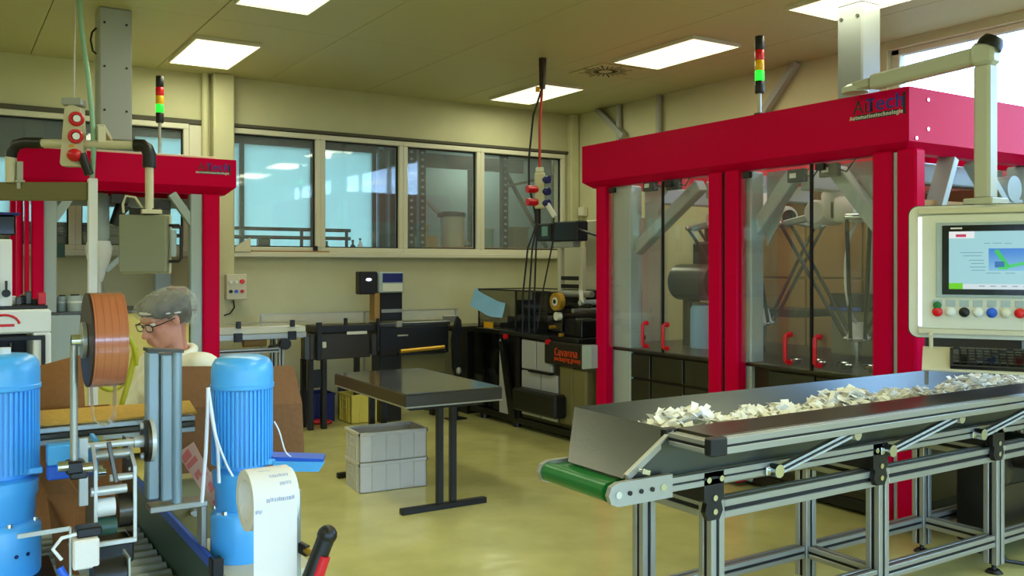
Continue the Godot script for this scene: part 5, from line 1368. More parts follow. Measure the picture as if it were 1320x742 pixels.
func tape_head() -> void:
	var t := thing("taping_unit", "bright steel tape head with rollers between two side plates", "tape head")
	# rollers lie across the bed, plates stand along it
	var o := Vector3(0.428, 0.745, -2.88)
	var ex := Vector3.RIGHT
	var ez := Vector3.BACK
	var q := func(u: float, v: float, w: float) -> Vector3: return o + ex * u + Vector3(0, v, 0) + ez * w
	part("side_plate", MB.new().prism([Vector2(-0.10, 0.10), Vector2(0.095, 0.10), Vector2(0.095, 0.315), Vector2(0.04, 0.375), Vector2(-0.10, 0.375)], q.call(-0.055, 0, 0), ez, Vector3.UP, ex * 0.005), M.dark_steel, t)
	part("side_plate", MB.new().prism([Vector2(-0.10, 0.10), Vector2(0.095, 0.10), Vector2(0.095, 0.315), Vector2(-0.02, 0.375), Vector2(-0.10, 0.375)], q.call(0.048, 0, 0), ez, Vector3.UP, ex * 0.005), M.dark_steel, t)
	part("guide_plate", MB.new().prism([Vector2(-0.012, 0.22), Vector2(0.012, 0.22), Vector2(0.012, 0.41), Vector2(-0.012, 0.41)], q.call(-0.094, 0, 0.08), ez, Vector3.UP, ex * 0.022), M.alu, t)
	var edge := MB.new()
	edge.beam(q.call(-0.053, 0.10, 0.097), q.call(-0.053, 0.318, 0.097), 0.010, 0.008, ez)
	edge.beam(q.call(0.051, 0.10, 0.097), q.call(0.051, 0.318, 0.097), 0.010, 0.008, ez)
	edge.beam(q.call(-0.058, 0.106, 0.097), q.call(0.056, 0.106, 0.097), 0.012, 0.014)
	edge.beam(q.call(0.051, 0.316, 0.097), q.call(0.051, 0.378, -0.02), 0.010, 0.008)
	edge.beam(q.call(-0.053, 0.316, 0.097), q.call(-0.053, 0.378, 0.04), 0.010, 0.008)
	part("front_frame", edge, M.bright_steel, t)
	for e in [[-0.075, 0.375, 0.03, 0.010, 0.085, "bright_steel"], [-0.05, 0.345, 0.03, 0.015, 0.048, "alu"], [-0.015, 0.288, 0.085, 0.010, 0.048, "bright_steel"], [-0.065, 0.255, 0.088, 0.013, 0.03, "bright_steel"], [-0.05, 0.205, 0.075, 0.026, 0.0, "white"], [-0.05, 0.150, 0.075, 0.026, 0.004, "green_rail"]]:
		part("roller", MB.new().cyl(q.call(e[0], e[1], e[2]), q.call(e[4], e[1], e[2]), e[3], -1.0, 18), M[e[5]], t)
	part("roller_drum", MB.new().cyl(q.call(0.010, 0.185, 0.05), q.call(0.046, 0.185, 0.05), 0.050, -1.0, 24), M.dark_steel, t)
	part("lever", MB.new().beam(q.call(-0.02, 0.395, 0.10), q.call(-0.002, 0.28, 0.12), 0.012, 0.012, ez), M.dark_steel, t)
	var f := part("flange_disc", MB.new().lathe(q.call(0.085, 0.375, 0.03), ex, [Vector2(0, 0), Vector2(0.055, 0), Vector2(0.062, 0.006), Vector2(0.062, 0.016), Vector2(0.055, 0.022), Vector2(0, 0.022)], 32), M.dark_steel, t)
	part("disc_rim", MB.new().pipe(q.call(0.101, 0.375, 0.03), q.call(0.112, 0.375, 0.03), 0.064, 0.050, 32), M.bright_steel, f)
	part("collar", MB.new().cyl(q.call(0.06, 0.375, 0.03), q.call(0.085, 0.375, 0.03), 0.018), M.bright_steel, t)
	for e in [0.045, -0.045]: part("disc_bolt", MB.new().cyl(q.call(0.078, 0.375 + e, 0.03), q.call(0.087, 0.375 + e, 0.03), 0.010), M.bright_steel, f)
	for e in [[0.33, 0.02], [0.30, 0.05]]: part("screw", MB.new().ball(q.call(0.046, e[0], e[1]), Vector3.ONE * 0.007, 8), M.bright_steel, t)
	part("mount_block", MB.new().span(0.37, 0.48, 0.78, 0.842, -2.92, -2.80, 0.006), M.black, t)
	part("mount_post", MB.new().span(0.39, 0.46, 0.53, 0.78, -2.90, -2.83, 0.004), M.black, t)
	part("rod_mount", MB.new().span(0.30, 0.345, 1.06, 1.10, -2.79, -2.70, 0.004), M.black, t)
	settle(t)
	# sensor with its white cover, cable and bracket
	t = thing("sensor_block", "small sensor block with a white cover and black motor below the tape head", "sensor")
	var p := func(u: float, v: float, w: float) -> Vector3: return Vector3(0.385, 0.77, -2.56) + ex * u + Vector3(0, v, 0) + ez * w
	part("cover", MB.new().box(p.call(-0.065, 0.13, 0), Vector3(0.062, 0.075, 0.05), 0.004, Basis(ex, Vector3.UP, ez)), M.paper, t)
	part("mount", MB.new().box(p.call(-0.055, 0.18, -0.02), Vector3(0.06, 0.024, 0.05), 0.004, Basis(ex, Vector3.UP, ez)), M.black, t)
	part("bracket", MB.new().beam(p.call(-0.22, 0.195, 0.0), p.call(-0.10, 0.197, 0.0), 0.004, 0.012).beam(p.call(-0.10, 0.20, 0.0), p.call(-0.10, 0.05, 0.0), 0.006, 0.006, ez), M.alu, t)
	part("motor", MB.new().cyl(p.call(-0.05, 0.06, 0), p.call(0.03, 0.06, 0), 0.045, -1.0, 24), M.black, t)
	part("motor_plate", MB.new().box(p.call(0.035, 0.06, 0), Vector3(0.006, 0.10, 0.09), 0.002, Basis(ex, Vector3.UP, ez)), M.alu, t)
	part("motor_foot", MB.new().box(p.call(-0.01, -0.11, 0), Vector3(0.05, 0.26, 0.05), 0.002, Basis(ex, Vector3.UP, ez)), M.black, t)
	part("blue_plug", MB.new().cyl(p.call(-0.125, 0.10, 0), p.call(-0.105, 0.06, 0.01), 0.010), M.blue_dark, t)
	part("cable", MB.new().tube([p.call(-0.12, 0.12, 0), p.call(-0.14, 0.15, 0.0), p.call(-0.12, 0.175, 0), p.call(-0.085, 0.18, 0)], 0.005, 6), M.white, t)
	settle(t)

func label_roll() -> void:
	var x0 := 0.692
	var x1 := 0.808
	var c := Vector3(0, 1.012, -2.42)
	var r := 0.082
	var t := thing("label_roll", "white paper label roll with printed lines and a long strip hanging down", "label roll")
	var m := mat("label_print", Color.WHITE, 0.65)
	var img := Image.create(512, 1024, false, Image.FORMAT_RGB8)
	img.fill(Color(0.89, 0.87, 0.84))
	var ink := Color(0.48, 0.54, 0.70)
	var rng := RandomNumberGenerator.new()
	rng.seed = 12
	for e in [[70, 190, 60, 230], [300, 200, 60, 170], [100, 232, 60, 120], [330, 236, 60, 120], [120, 266, 70, 150], [230, 300, 90, 230], [330, 338, 90, 140], [150, 400, 120, 330], [20, 440, 110, 70]]:
		var xx: int = e[0]
		while xx < e[0] + e[3] and xx < 500:
			var w := rng.randi_range(6, 16)
			var k: float = e[2] / 150.0
			img.fill_rect(Rect2i(xx, e[1] + rng.randi_range(0, 3), w, 14 if e[2] > 80 else 7), Color(0.89, 0.87, 0.84).lerp(ink, k))
			xx += w + rng.randi_range(3, 9)
	m.albedo_texture = ImageTexture.create_from_image(img)
	# paper surface: from the back over the top, then straight down in front
	var pts: Array = []
	for k in 25:
		var a := deg_to_rad(200.0 - 200.0 * k / 24.0)
		pts.append([Vector2(cos(a), sin(a)) * r, Vector2(cos(a), sin(a))])
	for k in 4: pts.append([Vector2(r, -0.10 * (k + 1)), Vector2(1, 0)])
	var total := 0.0
	var at := [0.0]
	for k in pts.size() - 1:
		total += (pts[k][0] as Vector2).distance_to(pts[k + 1][0])
		at.append(total)
	var b := MB.new()
	for k in pts.size() - 1:
		var p: Vector2 = pts[k][0]
		var q: Vector2 = pts[k + 1][0]
		var n0 := Vector3(0, pts[k][1].y, pts[k][1].x)
		var n1 := Vector3(0, pts[k + 1][1].y, pts[k + 1][1].x)
		var A := c + Vector3(x0, p.y, p.x)
		var B := c + Vector3(x1, p.y, p.x)
		var C := c + Vector3(x1, q.y, q.x)
		var D := c + Vector3(x0, q.y, q.x)
		var v0: float = at[k] / total
		var v1: float = at[k + 1] / total
		b.tri(A, B, C, n0, n0, n1, Vector2(0, v0), Vector2(1, v0), Vector2(1, v1))
		b.tri(A, C, D, n0, n1, n1, Vector2(0, v0), Vector2(1, v1), Vector2(0, v1))
	part("printed_strip", b, m, t)
	part("wound_paper", MB.new().pipe(c + Vector3(x0 + 0.0005, 0, 0), c + Vector3(x1 - 0.0005, 0, 0), r - 0.001, 0.060, 48), M.paper, t)
	part("core", MB.new().pipe(c + Vector3(x0 + 0.002, 0, 0), c + Vector3(x1 - 0.002, 0, 0), 0.060, 0.055, 40), M.paper, t)
	settle(t)
	t = thing("roll_spindle", "steel spindle and bracket carrying the white label roll", "spindle")
	part("disc", MB.new().cyl(c + Vector3(x1 + 0.002, 0, 0), c + Vector3(x1 + 0.010, 0, 0), 0.075, -1.0, 32), M.white, t)
	part("drum", MB.new().cyl(c + Vector3(x0 + 0.03, 0, 0), c + Vector3(x1 + 0.002, 0, 0), 0.0545, -1.0, 32), M.white, t)
	part("bracket", MB.new().span(x1 + 0.010, x1 + 0.03, 0.3, 1.03, c.z - 0.03, c.z + 0.03), M.alu, t)
	part("floor_foot", MB.new().span(x1 - 0.06, x1 + 0.08, 0.0, 0.02, c.z - 0.12, c.z + 0.12).span(x1 + 0.005, x1 + 0.035, 0.02, 0.3, c.z - 0.035, c.z + 0.035), M.alu, t)
	settle(t)
	# crank grip
	t = thing("crank_handle", "black crank grip with a red inset beside the hanging label strip", "handle")
	var g0 := Vector3(0.822, 0.79, -2.30)
	var g1 := Vector3(0.872, 0.925, -2.285)
	part("grip", MB.new().tube([g0, g0.lerp(g1, 0.3), g0.lerp(g1, 0.7), g1], 0.024, 14).ball(g1, Vector3.ONE * 0.027, 14), M.black, t)
	part("red_inset", MB.new().tube([g0 + Vector3(0.012, 0.012, 0.016), g0.lerp(g1, 0.30) + Vector3(0.010, 0, 0.017), g0.lerp(g1, 0.62) + Vector3(0.008, 0, 0.016)], 0.0165, 12), M.red_plastic, t)
	part("shank", MB.new().cyl(Vector3(0.842, 0.87, -2.36), Vector3(0.85, 0.87, -2.29), 0.010), M.brass, t)
	part("arm", MB.new().beam(Vector3(0.835, 0.87, -2.40), Vector3(0.842, 0.87, -2.35), 0.015, 0.03), M.black, t)
	settle(t)

func boxes_and_ties() -> void:
	# carton waiting in the closer, flaps open
	var t := thing("open_carton", "open brown carton with raised flaps in the box closer", "carton")
	part("box_wall", MB.new().span(0.20, 0.60, 0.70, 1.06, -3.62, -3.614, 0.0).span(0.60, 0.606, 0.70, 1.06, -4.10, -3.62, 0.0).span(0.194, 0.20, 0.70, 1.06, -4.10, -3.62, 0.0).span(0.20, 0.60, 0.70, 1.06, -4.106, -4.10, 0.0), M.card_warm, t)
	part("box_floor", MB.new().span(0.20, 0.60, 0.692, 0.70, -4.10, -3.62, 0.0), M.card_warm, t)
	part("flap", MB.new().slab(Vector3(0.22, 1.11, -3.40), Vector3(0.415, 1.11, -3.30), Vector3(0.405, 1.345, -3.32), Vector3(0.22, 1.285, -3.44), 0.006), M.card_warm, t)
	part("flap", MB.new().slab(Vector3(0.22, 1.06, -3.612), Vector3(0.58, 1.06, -3.612), Vector3(0.415, 1.11, -3.30), Vector3(0.22, 1.11, -3.40), 0.006), M.card_warm, t)
	settle(t)
	t = thing("brown_board", "tall brown cardboard flap standing upright behind the blue finned motor", "cardboard")
	part("upper_sheet", MB.new().slab(Vector3(0.735, 1.12, -3.44), Vector3(1.195, 1.105, -3.40), Vector3(1.185, 1.245, -3.47), Vector3(0.735, 1.265, -3.52), 0.007), M.card, t)
	part("lower_sheet", MB.new().slab(Vector3(0.735, 0.88, -3.44), Vector3(1.205, 0.865, -3.40), Vector3(1.195, 1.105, -3.40), Vector3(0.735, 1.12, -3.44), 0.007), M.card, t)
	part("fold", MB.new().cyl(Vector3(0.735, 1.12, -3.44), Vector3(1.195, 1.105, -3.40), 0.004, -1.0, 8), M.card, t)
	part("tray_support", MB.new().span(0.88, 1.06, 0.80, 0.875, -3.50, -3.40), M.black, t)
	part("support_leg", MB.new().span(1.0, 1.04, 0.0, 0.80, -3.47, -3.43), M.black, t)
	settle(t)
	solo("yellow_board", MB.new().slab(Vector3(0.06, 1.146, -3.135), Vector3(0.735, 1.146, -3.135), Vector3(0.735, 1.172, -3.24), Vector3(0.06, 1.178, -3.24), 0.006), M.card_pale, "yellow board lying tilted along the grey ribbed cross beam", "board")
	t = thing("folded_carton", "folded brown carton leaning under the blue bolted bracket", "carton")
	part("panel", MB.new().slab(Vector3(0.262, 0.985, -3.30), Vector3(0.335, 0.99, -3.25), Vector3(0.385, 0.90, -3.22), Vector3(0.30, 0.90, -3.28), 0.006), M.card_warm, t)
	part("panel", MB.new().slab(Vector3(0.30, 0.90, -3.28), Vector3(0.385, 0.90, -3.22), Vector3(0.378, 0.825, -3.20), Vector3(0.34, 0.715, -3.225), 0.006), M.card_warm, t)
	part("panel", MB.new().slab(Vector3(0.30, 0.89, -3.285), Vector3(0.34, 0.72, -3.23), Vector3(0.36, 0.70, -3.02), Vector3(0.31, 0.70, -3.10), 0.006), M.card_warm, t)
	settle(t)
	# printed tape leader
	t = thing("printed_tape", "pale tape strip with red print slanting down to the blue motor", "tape")
	var a := Vector3(0.715, 0.975, -3.335)
	var b := Vector3(0.765, 1.015, -3.31)
	var c := Vector3(0.835, 0.815, -3.10)
	var d := Vector3(0.795, 0.805, -3.14)
	part("strip", MB.new().slab(a, b, c, d, 0.002), M.pink_tape, t)
	var n := (b - a).cross(d - a).normalized() * 0.0016
	if n.z < 0: n = -n
	for e in [[0.08, 0.20, 0.05, 0.60], [0.22, 0.30, 0.06, 0.75], [0.40, 0.50, 0.15, 0.55], [0.44, 0.52, 0.58, 0.85], [0.62, 0.74, 0.45, 0.80], [0.86, 0.97, 0.20, 0.85]]:
		var pa := a.lerp(d, e[0]).lerp(b.lerp(c, e[0]), e[2])
		var pb := a.lerp(d, e[0] - 0.05).lerp(b.lerp(c, e[0] - 0.05), e[3])
		var pc := a.lerp(d, e[1] - 0.05).lerp(b.lerp(c, e[1] - 0.05), e[3])
		var pd := a.lerp(d, e[1]).lerp(b.lerp(c, e[1]), e[2])
		part("red_print", MB.new().slab(pa + n, pb + n, pc + n, pd + n, 0.0006), M.red_print, t)
	settle(t)
	# white ties over the motor
	for e in [[[Vector3(0.722, 1.255, -2.93), Vector3(0.718, 1.18, -2.92), Vector3(0.712, 1.05, -2.92), Vector3(0.700, 0.895, -2.92)], "long white tie strip hanging in front of the ribbed motor", 0.010], [[Vector3(0.722, 1.255, -2.93), Vector3(0.730, 1.15, -2.905), Vector3(0.745, 1.06, -2.90), Vector3(0.748, 0.955, -2.90)], "kinked white tie strip beside the ribbed motor body", 0.009], [[Vector3(0.726, 1.22, -2.92), Vector3(0.738, 1.11, -2.90), Vector3(0.765, 1.02, -2.885), Vector3(0.786, 0.975, -2.88)], "short white tie strip curling over the motor neck", 0.006], [[Vector3(0.948, 1.12, -2.97), Vector3(0.957, 1.09, -2.945), Vector3(0.968, 1.03, -2.92), Vector3(0.985, 1.008, -2.91)], "thin white wire from the motor to the blue triangular plate", 0.004]]:
		var bb := MB.new()
		var p: Array = e[0]
		var cur := Curve3D.new()
		for k in p.size():
			var tan: Vector3 = (p[mini(k + 1, p.size() - 1)] - p[maxi(k - 1, 0)]) / 6.0
			cur.add_point(p[k], -tan, tan)
		var s := cur.tessellate(3, 3)
		var arr: Array = []
		for v in s: arr.append(v)
		bb.tube(arr, e[2] * 0.62, 8)
		solo("white_tie", bb, M.strap_white, e[1], "cable tie", "white ties on the motor")
	# yellow air hoses behind the tape roll
	var h: Array = []
	for k in 25:
		var u := TAU * k / 24.0
		h.append(Vector3(0.53 + 0.075 * cos(u), 1.28 + 0.13 * sin(u) + 0.01 * u, -3.50 + 0.02 * sin(2 * u)))
	h.append_array([Vector3(0.58, 1.22, -3.50), Vector3(0.56, 1.15, -3.50), Vector3(0.55, 1.08, -3.50), Vector3(0.55, 0.98, -3.5)])
	solo("yellow_hose", MB.new().tube(h, 0.009, 8), M.hose_yellow, "coiled yellow air hose behind the copper brown tape roll", "hose")

# ---------------------------------------------------------------- conveyor line along the window wall
func wall_line() -> void:
	var t := thing("belt_conveyor", "cream belt conveyor on an aluminium stand along the window wall", "conveyor")
	part("bed", MB.new().span(2.2, 3.09, 0.985, 1.04, -8.95, -8.68, 0.006), M.panel_cream, t)
	part("side_profile", MB.new().span(2.2, 3.09, 0.93, 0.985, -8.70, -8.66, 0.004), M.alu, t)
	part("belt", MB.new().span(2.2, 3.08, 1.04, 1.045, -8.93, -8.70), M.white, t)
	part("guide_rail", MB.new().cyl(Vector3(2.3, 1.09, -8.68), Vector3(3.10, 1.09, -8.68), 0.006, -1.0, 8), M.alu, t)
	for x in [2.42, 2.95]:
		part("rail_clamp", MB.new().span(x - 0.02, x + 0.02, 1.045, 1.11, -8.70, -8.65), M.black, t)
		part("side_clamp", MB.new().span(x - 0.05, x + 0.03, 0.915, 1.0, -8.665, -8.635), M.black, t)
	for x in [2.2, 2.84]:
		for z in [-8.70, -8.94]:
			alu_bar(t, Vector3(x, 0.02, z), Vector3(x, 0.93, z), 0.05, 0.05, "leg")
	for y in [0.82, 0.25]:
		alu_bar(t, Vector3(2.225, y, -8.70), Vector3(2.815, y, -8.70), 0.05, 0.05, "rail")
	part("hand_wheel", MB.new().cyl(Vector3(2.86, 0.88, -8.66), Vector3(2.86, 0.88, -8.60), 0.055).cyl(Vector3(2.70, 0.86, -8.64), Vector3(2.86, 0.88, -8.64), 0.012), M.black, t)
	part("drive_roll", MB.new().cyl(Vector3(2.5, 0.90, -8.80), Vector3(2.72, 0.90, -8.80), 0.05), M.tan_wood, t)
	settle(t)
	t = thing("infeed_conveyor", "dark weighing belt section on black legs left of the checkweigher column", "conveyor")
	part("bed", MB.new().span(3.18, 3.82, 0.965, 1.04, -8.95, -8.62, 0.01), M.black, t)
	part("body", MB.new().span(3.12, 3.78, 0.70, 0.965, -8.92, -8.66, 0.008), M.dark_steel, t)
	part("name_strip", MB.new().span(3.50, 3.72, 0.945, 0.975, -8.62, -8.617, 0.0), M.panel_cream, t)
	part("button", MB.new().span(3.25, 3.29, 0.82, 0.88, -8.66, -8.64), M.panel_cream, t)
	for x in [3.08, 3.80]:
		part("hanging_plate", MB.new().span(x - 0.025, x + 0.025, 0.72, 0.94, -8.63, -8.615), M.steel, t)
	part("post", MB.new().span(3.18, 3.23, 0.70, 1.08, -8.64, -8.60), M.black, t)
	part("post", MB.new().span(3.83, 3.86, 0.76, 1.10, -8.64, -8.61), M.black, t)
	for x in [3.14, 3.28]:
		part("leg", MB.new().span(x - 0.025, x + 0.025, 0.0, 0.70, -8.72, -8.66), M.black, t)
	for x in [3.14, 3.72]:
		part("leg", MB.new().span(x - 0.025, x + 0.025, 0.0, 0.70, -8.92, -8.86), M.black, t)
	part("cross_bar", MB.new().span(3.14, 3.30, 0.42, 0.60, -8.70, -8.68), M.black, t)
	part("clamp_knob", MB.new().cyl(Vector3(3.52, 1.04, -8.70), Vector3(3.52, 1.11, -8.70), 0.02), M.black, t)
	settle(t)
	t = thing("checkweigher", "dark checkweigher column with a pale display head behind the belt line", "checkweigher")
	part("column", MB.new().span(3.93, 4.18, 1.06, 1.36, -8.92, -8.74, 0.008), M.black, t)
	part("column_side", MB.new().span(3.87, 3.93, 1.06, 1.36, -8.90, -8.76), M.tan_wood, t)
	part("silver_strip", MB.new().span(3.935, 4.18, 1.15, 1.185, -8.74, -8.735), M.alu, t)
	part("display_head", MB.new().span(3.91, 4.19, 1.36, 1.58, -8.88, -8.72, 0.012), M.grey_paint, t)
	part("display", MB.new().span(3.94, 4.17, 1.47, 1.565, -8.72, -8.714), M.blue_bin, t)
	part("keypad", MB.new().span(3.94, 4.17, 1.375, 1.455, -8.72, -8.714), M.panel_cream, t)
	part("status_box", MB.new().span(3.70, 3.90, 1.345, 1.585, -8.88, -8.76, 0.01), M.black, t)
	part("status_light", MB.new().ball(Vector3(3.80, 1.50, -8.757), Vector3(0.035, 0.018, 0.01), 12), M.strip_light, t)
	part("weigh_body", MB.new().span(3.88, 4.70, 0.70, 1.0, -8.95, -8.66, 0.008), M.black, t)
	part("belt_top", MB.new().span(3.88, 4.72, 1.0, 1.045, -8.95, -8.66, 0.006), M.steel, t)
	part("yellow_bar", MB.new().cyl(Vector3(4.10, 0.745, -8.62), Vector3(4.62, 0.765, -8.62), 0.022), M.brass, t)
	part("bar_mount", MB.new().span(4.08, 4.64, 0.70, 0.73, -8.66, -8.61), M.black, t)
	part("legs_box", MB.new().span(3.90, 4.15, 0.0, 0.70, -8.92, -8.70, 0.008), M.black, t)
	part("lower_shell", MB.new().span(4.15, 4.68, 0.48, 0.70, -8.92, -8.70, 0.008), M.olive, t)
	part("leg", MB.new().span(4.58, 4.66, 0.0, 0.48, -8.90, -8.82), M.black, t)
	part("sensor_bracket", MB.new().span(4.06, 4.12, 1.0, 1.06, -8.66, -8.62).span(4.08, 4.2, 0.90, 0.915, -8.66, -8.64), M.alu, t)
	settle(t)
	# long clear guard behind the belts
	t = thing("clear_guard", "low clear plastic guard running behind the conveyor belts", "guard")
	part("sheet", MB.new().span(2.72, 5.0, 1.05, 1.15, -9.0, -8.995, 0.0), M.film, t)
	part("top_edge", MB.new().span(2.72, 5.0, 1.15, 1.158, -9.005, -8.99, 0.0), M.alu, t)
	for x in [2.74, 3.86, 4.98]: part("stand", MB.new().span(x - 0.012, x + 0.012, 0.0, 1.15, -9.02, -9.005), M.alu, t)
	settle(t)
	# black curved deflector with transfer unit
	t = thing("curved_deflector", "black curved deflector arm standing at the end of the wrapper discharge", "deflector")
	var c: Array = []
	for e in [[0.0, 0.66], [0.035, 0.62], [0.04, 0.5], [0.005, 0.36], [0.02, 0.2], [0.045, 0.06], [0.03, 0.0], [-0.01, 0.01], [-0.045, 0.1], [-0.055, 0.3], [-0.06, 0.42], [-0.035, 0.55]]: c.append(Vector2(e[0], e[1]))
	part("blade", MB.new().prism(c, Vector3(4.70, 0.44, -8.50), Vector3(1, 0, 0.15), Vector3.UP, Vector3(0, 0, 0.05)), M.black, t)
	part("stem", MB.new().span(4.66, 4.70, 0.0, 0.47, -8.49, -8.45), M.black, t)
	part("stem_foot", MB.new().span(4.58, 4.78, 0.0, 0.015, -8.55, -8.40), M.black, t)
	part("lower_joint", MB.new().ball(Vector3(4.70, 0.52, -8.44), Vector3(0.03, 0.04, 0.03), 12), M.alu, t)
	settle(t)

func flow_wrapper() -> void:
	var t := thing("flow_wrapper", "long dark stainless flow wrapping machine feeding into the glass picking cell", "machine")
	# discharge end in smoky plastic
	part("discharge_bed", MB.new().span(4.80, 5.55, 0.92, 0.98, -9.05, -8.62), M.dark_steel, t)
	part("discharge_guard", MB.new().span(4.78, 4.79, 0.42, 0.95, -9.05, -8.66, 0.0), M.smoked, t)
	part("discharge_leg", MB.new().span(4.95, 5.45, 0.0, 0.92, -8.95, -8.70), M.black, t)
	part("blade_clip", MB.new().span(4.80, 5.0, 1.0, 1.08, -9.0, -8.97), M.alu, t)
	# black door with side post
	part("black_door", MB.new().span(4.97, 5.0, 0.10, 0.955, -8.58, -8.02, 0.008), M.black_gloss, t)
	part("end_body", MB.new().span(5.0, 5.75, 0.10, 0.93, -8.58, -7.60), M.black, t)
	part("steel_leg", MB.new().slab(Vector3(4.95, 0.10, -8.0), Vector3(4.95, 0.10, -7.78), Vector3(4.95, 0.5, -7.86), Vector3(4.95, 0.88, -8.0), 0.02), M.bright_steel, t)
	part("leg_brace", MB.new().slab(Vector3(4.93, 0.86, -7.98), Vector3(4.93, 0.86, -7.90), Vector3(4.93, 0.10, -7.66), Vector3(4.93, 0.10, -7.78), 0.03), M.black, t)
	part("post", MB.new().span(4.94, 4.99, 0.10, 0.95, -7.70, -7.62), M.black, t)
	# bright cabinet doors
	for e in [[-7.58, -7.33], [-7.31, -7.05]]:
		part("bright_door", MB.new().span(4.945, 4.965, 0.62, 0.905, e[0], e[1], 0.008), M.bright_steel, t)
	for e in [[-7.58, -7.25], [-7.23, -6.96]]:
		part("bright_door", MB.new().span(4.945, 4.965, 0.16, 0.60, e[0], e[1], 0.008), M.bright_steel, t)
	part("door_strip", MB.new().span(4.90, 4.945, 0.60, 0.625, -7.40, -7.02), M.black, t)
	part("foot_box", MB.new().span(4.80, 4.945, 0.22, 0.44, -7.55, -6.80, 0.03), M.black, t)
	part("cabinet_body", MB.new().span(4.965, 5.70, 0.12, 0.92, -7.60, -6.60), M.dark_steel, t)
	# name panel and lower housing
	var np := part("name_panel", MB.new().span(4.90, 5.0, 0.71, 0.93, -7.12, -6.52, 0.012), M.dark_steel, t)
	part("panel_end", MB.new().prism([Vector2(0, 0), Vector2(0.14, 0.02), Vector2(0.14, 0.225), Vector2(0, 0.22)], Vector3(4.90, 0.71, -6.515), Vector3(0, 0, 1), Vector3.UP, Vector3(0.1, 0, 0)), M.grey_paint, t)
	text("Cavanna", Vector3(4.896, 0.835, -6.76), Basis(Vector3.BACK, Vector3.UP, Vector3.LEFT), 0.066, M.orange, np, "lettering", 1.05, false)
	text("packaging group", Vector3(4.896, 0.775, -6.74), Basis(Vector3.BACK, Vector3.UP, Vector3.LEFT), 0.038, M.orange, np, "lettering", 1.05, false)
	part("lower_housing", MB.new().span(4.94, 5.6, 0.16, 0.70, -6.92, -6.72, 0.01), M.olive, t)
	part("column_post", MB.new().span(4.93, 5.1, 0.06, 0.70, -6.71, -6.50, 0.02), M.olive, t)
	part("base_rail", MB.new().span(4.93, 5.7, 0.06, 0.12, -8.6, -6.48), M.black, t)
	for z in [-8.4, -7.75, -6.7]:
		for x in [5.0, 5.6]: part("machine_foot", MB.new().cyl(Vector3(x, 0, z), Vector3(x, 0.06, z), 0.045), M.black, t)
	# table level with rollers, knobs and belts
	part("deck", MB.new().span(4.93, 5.75, 0.93, 0.975, -8.5, -6.62, 0.006), M.black, t)
	part("front_lip", MB.new().beam(Vector3(4.92, 0.965, -7.95), Vector3(4.92, 0.945, -7.05), 0.02, 0.035), M.steel, t)
	for e in [[-7.82, 0.95], [-7.05, 0.95]]: part("red_knob", MB.new().cyl(Vector3(4.92, e[1] - 0.03, e[0]), Vector3(4.885, e[1] - 0.03, e[0]), 0.025), M.red_plastic, t)
	part("yellow_label", MB.new().span(4.915, 4.93, 0.985, 1.05, -8.28, -8.10), M.yellow, t)
	# smoky hood
	var hd := part("hood_frame", MB.new().span(4.95, 4.97, 1.385, 1.40, -8.45, -7.10).span(4.95, 4.97, 0.975, 1.39, -8.46, -8.445).span(4.95, 4.97, 0.975, 1.39, -7.72, -7.70).span(4.95, 5.7, 1.385, 1.40, -8.46, -8.44), M.black, t)
	part("hood_pane", MB.new().span(4.955, 4.962, 0.98, 1.385, -8.44, -7.72, 0.0), M.smoked, hd)
	part("hood_pane", MB.new().span(4.955, 4.962, 0.98, 1.385, -7.70, -7.15, 0.0), M.smoked, hd)
	part("hood_pane", MB.new().span(4.97, 5.7, 1.388, 1.394, -8.44, -7.12, 0.0), M.smoked, hd)
	for k in 9:
		var z := -8.30 + 0.17 * k
		part("inner_roller", MB.new().cyl(Vector3(5.15, 1.0 + 0.05 * (k % 3), z), Vector3(5.55, 1.0 + 0.05 * (k % 3), z), 0.03 + 0.012 * (k % 2)), M[["dark_steel", "black", "alu"][k % 3]], t)
		part("inner_block", MB.new().span(5.20, 5.40, 0.975, 1.10 + 0.06 * ((k * 7) % 4), z + 0.04, z + 0.12, 0.006), M[["black", "dark_steel", "rubber"][(k + 1) % 3]], t)
	# sealing jaws and film rollers right of the hood
	for e in [[-6.95, 1.05, 0.035, "alu"], [-6.80, 1.12, 0.03, "polished"], [-7.02, 1.16, 0.026, "dark_steel"], [-6.72, 1.02, 0.03, "black"], [-6.86, 1.22, 0.022, "alu"], [-6.75, 1.30, 0.026, "grey_paint"]]:
		part("film_roller", MB.new().cyl(Vector3(5.05, e[1], e[0]), Vector3(5.6, e[1], e[0]), e[2]), M[e[3]], t)
	part("long_roller", MB.new().cyl(Vector3(5.12, 1.37, -7.15), Vector3(5.12, 1.38, -6.65), 0.03), M.alu, t)
	part("long_roller", MB.new().cyl(Vector3(5.10, 1.27, -7.05), Vector3(5.10, 1.27, -6.65), 0.022), M.steel, t)
	part("jaw_block", MB.new().span(5.02, 5.35, 0.975, 1.14, -7.10, -6.68, 0.01), M.black, t)
	part("jaw_plate", MB.new().span(4.98, 5.02, 1.02, 1.10, -7.45, -6.95, 0.008), M.dark_steel, t)
	part("brass_knob", MB.new().cyl(Vector3(4.98, 0.99, -6.92), Vector3(4.94, 0.99, -6.92), 0.018), M.brass, t)
	part("brass_knob", MB.new().cyl(Vector3(4.98, 1.06, -7.05), Vector3(4.92, 1.06, -7.05), 0.016), M.brass, t)
	part("back_frame", MB.new().span(5.62, 5.70, 0.975, 1.40, -8.4, -6.62), M.black, t)
	part("white_tab", MB.new().slab(Vector3(5.0, 1.42, -6.70), Vector3(5.0, 1.42, -6.64), Vector3(5.0, 1.30, -6.62), Vector3(5.0, 1.34, -6.68), 0.006), M.paper, t)
	settle(t)
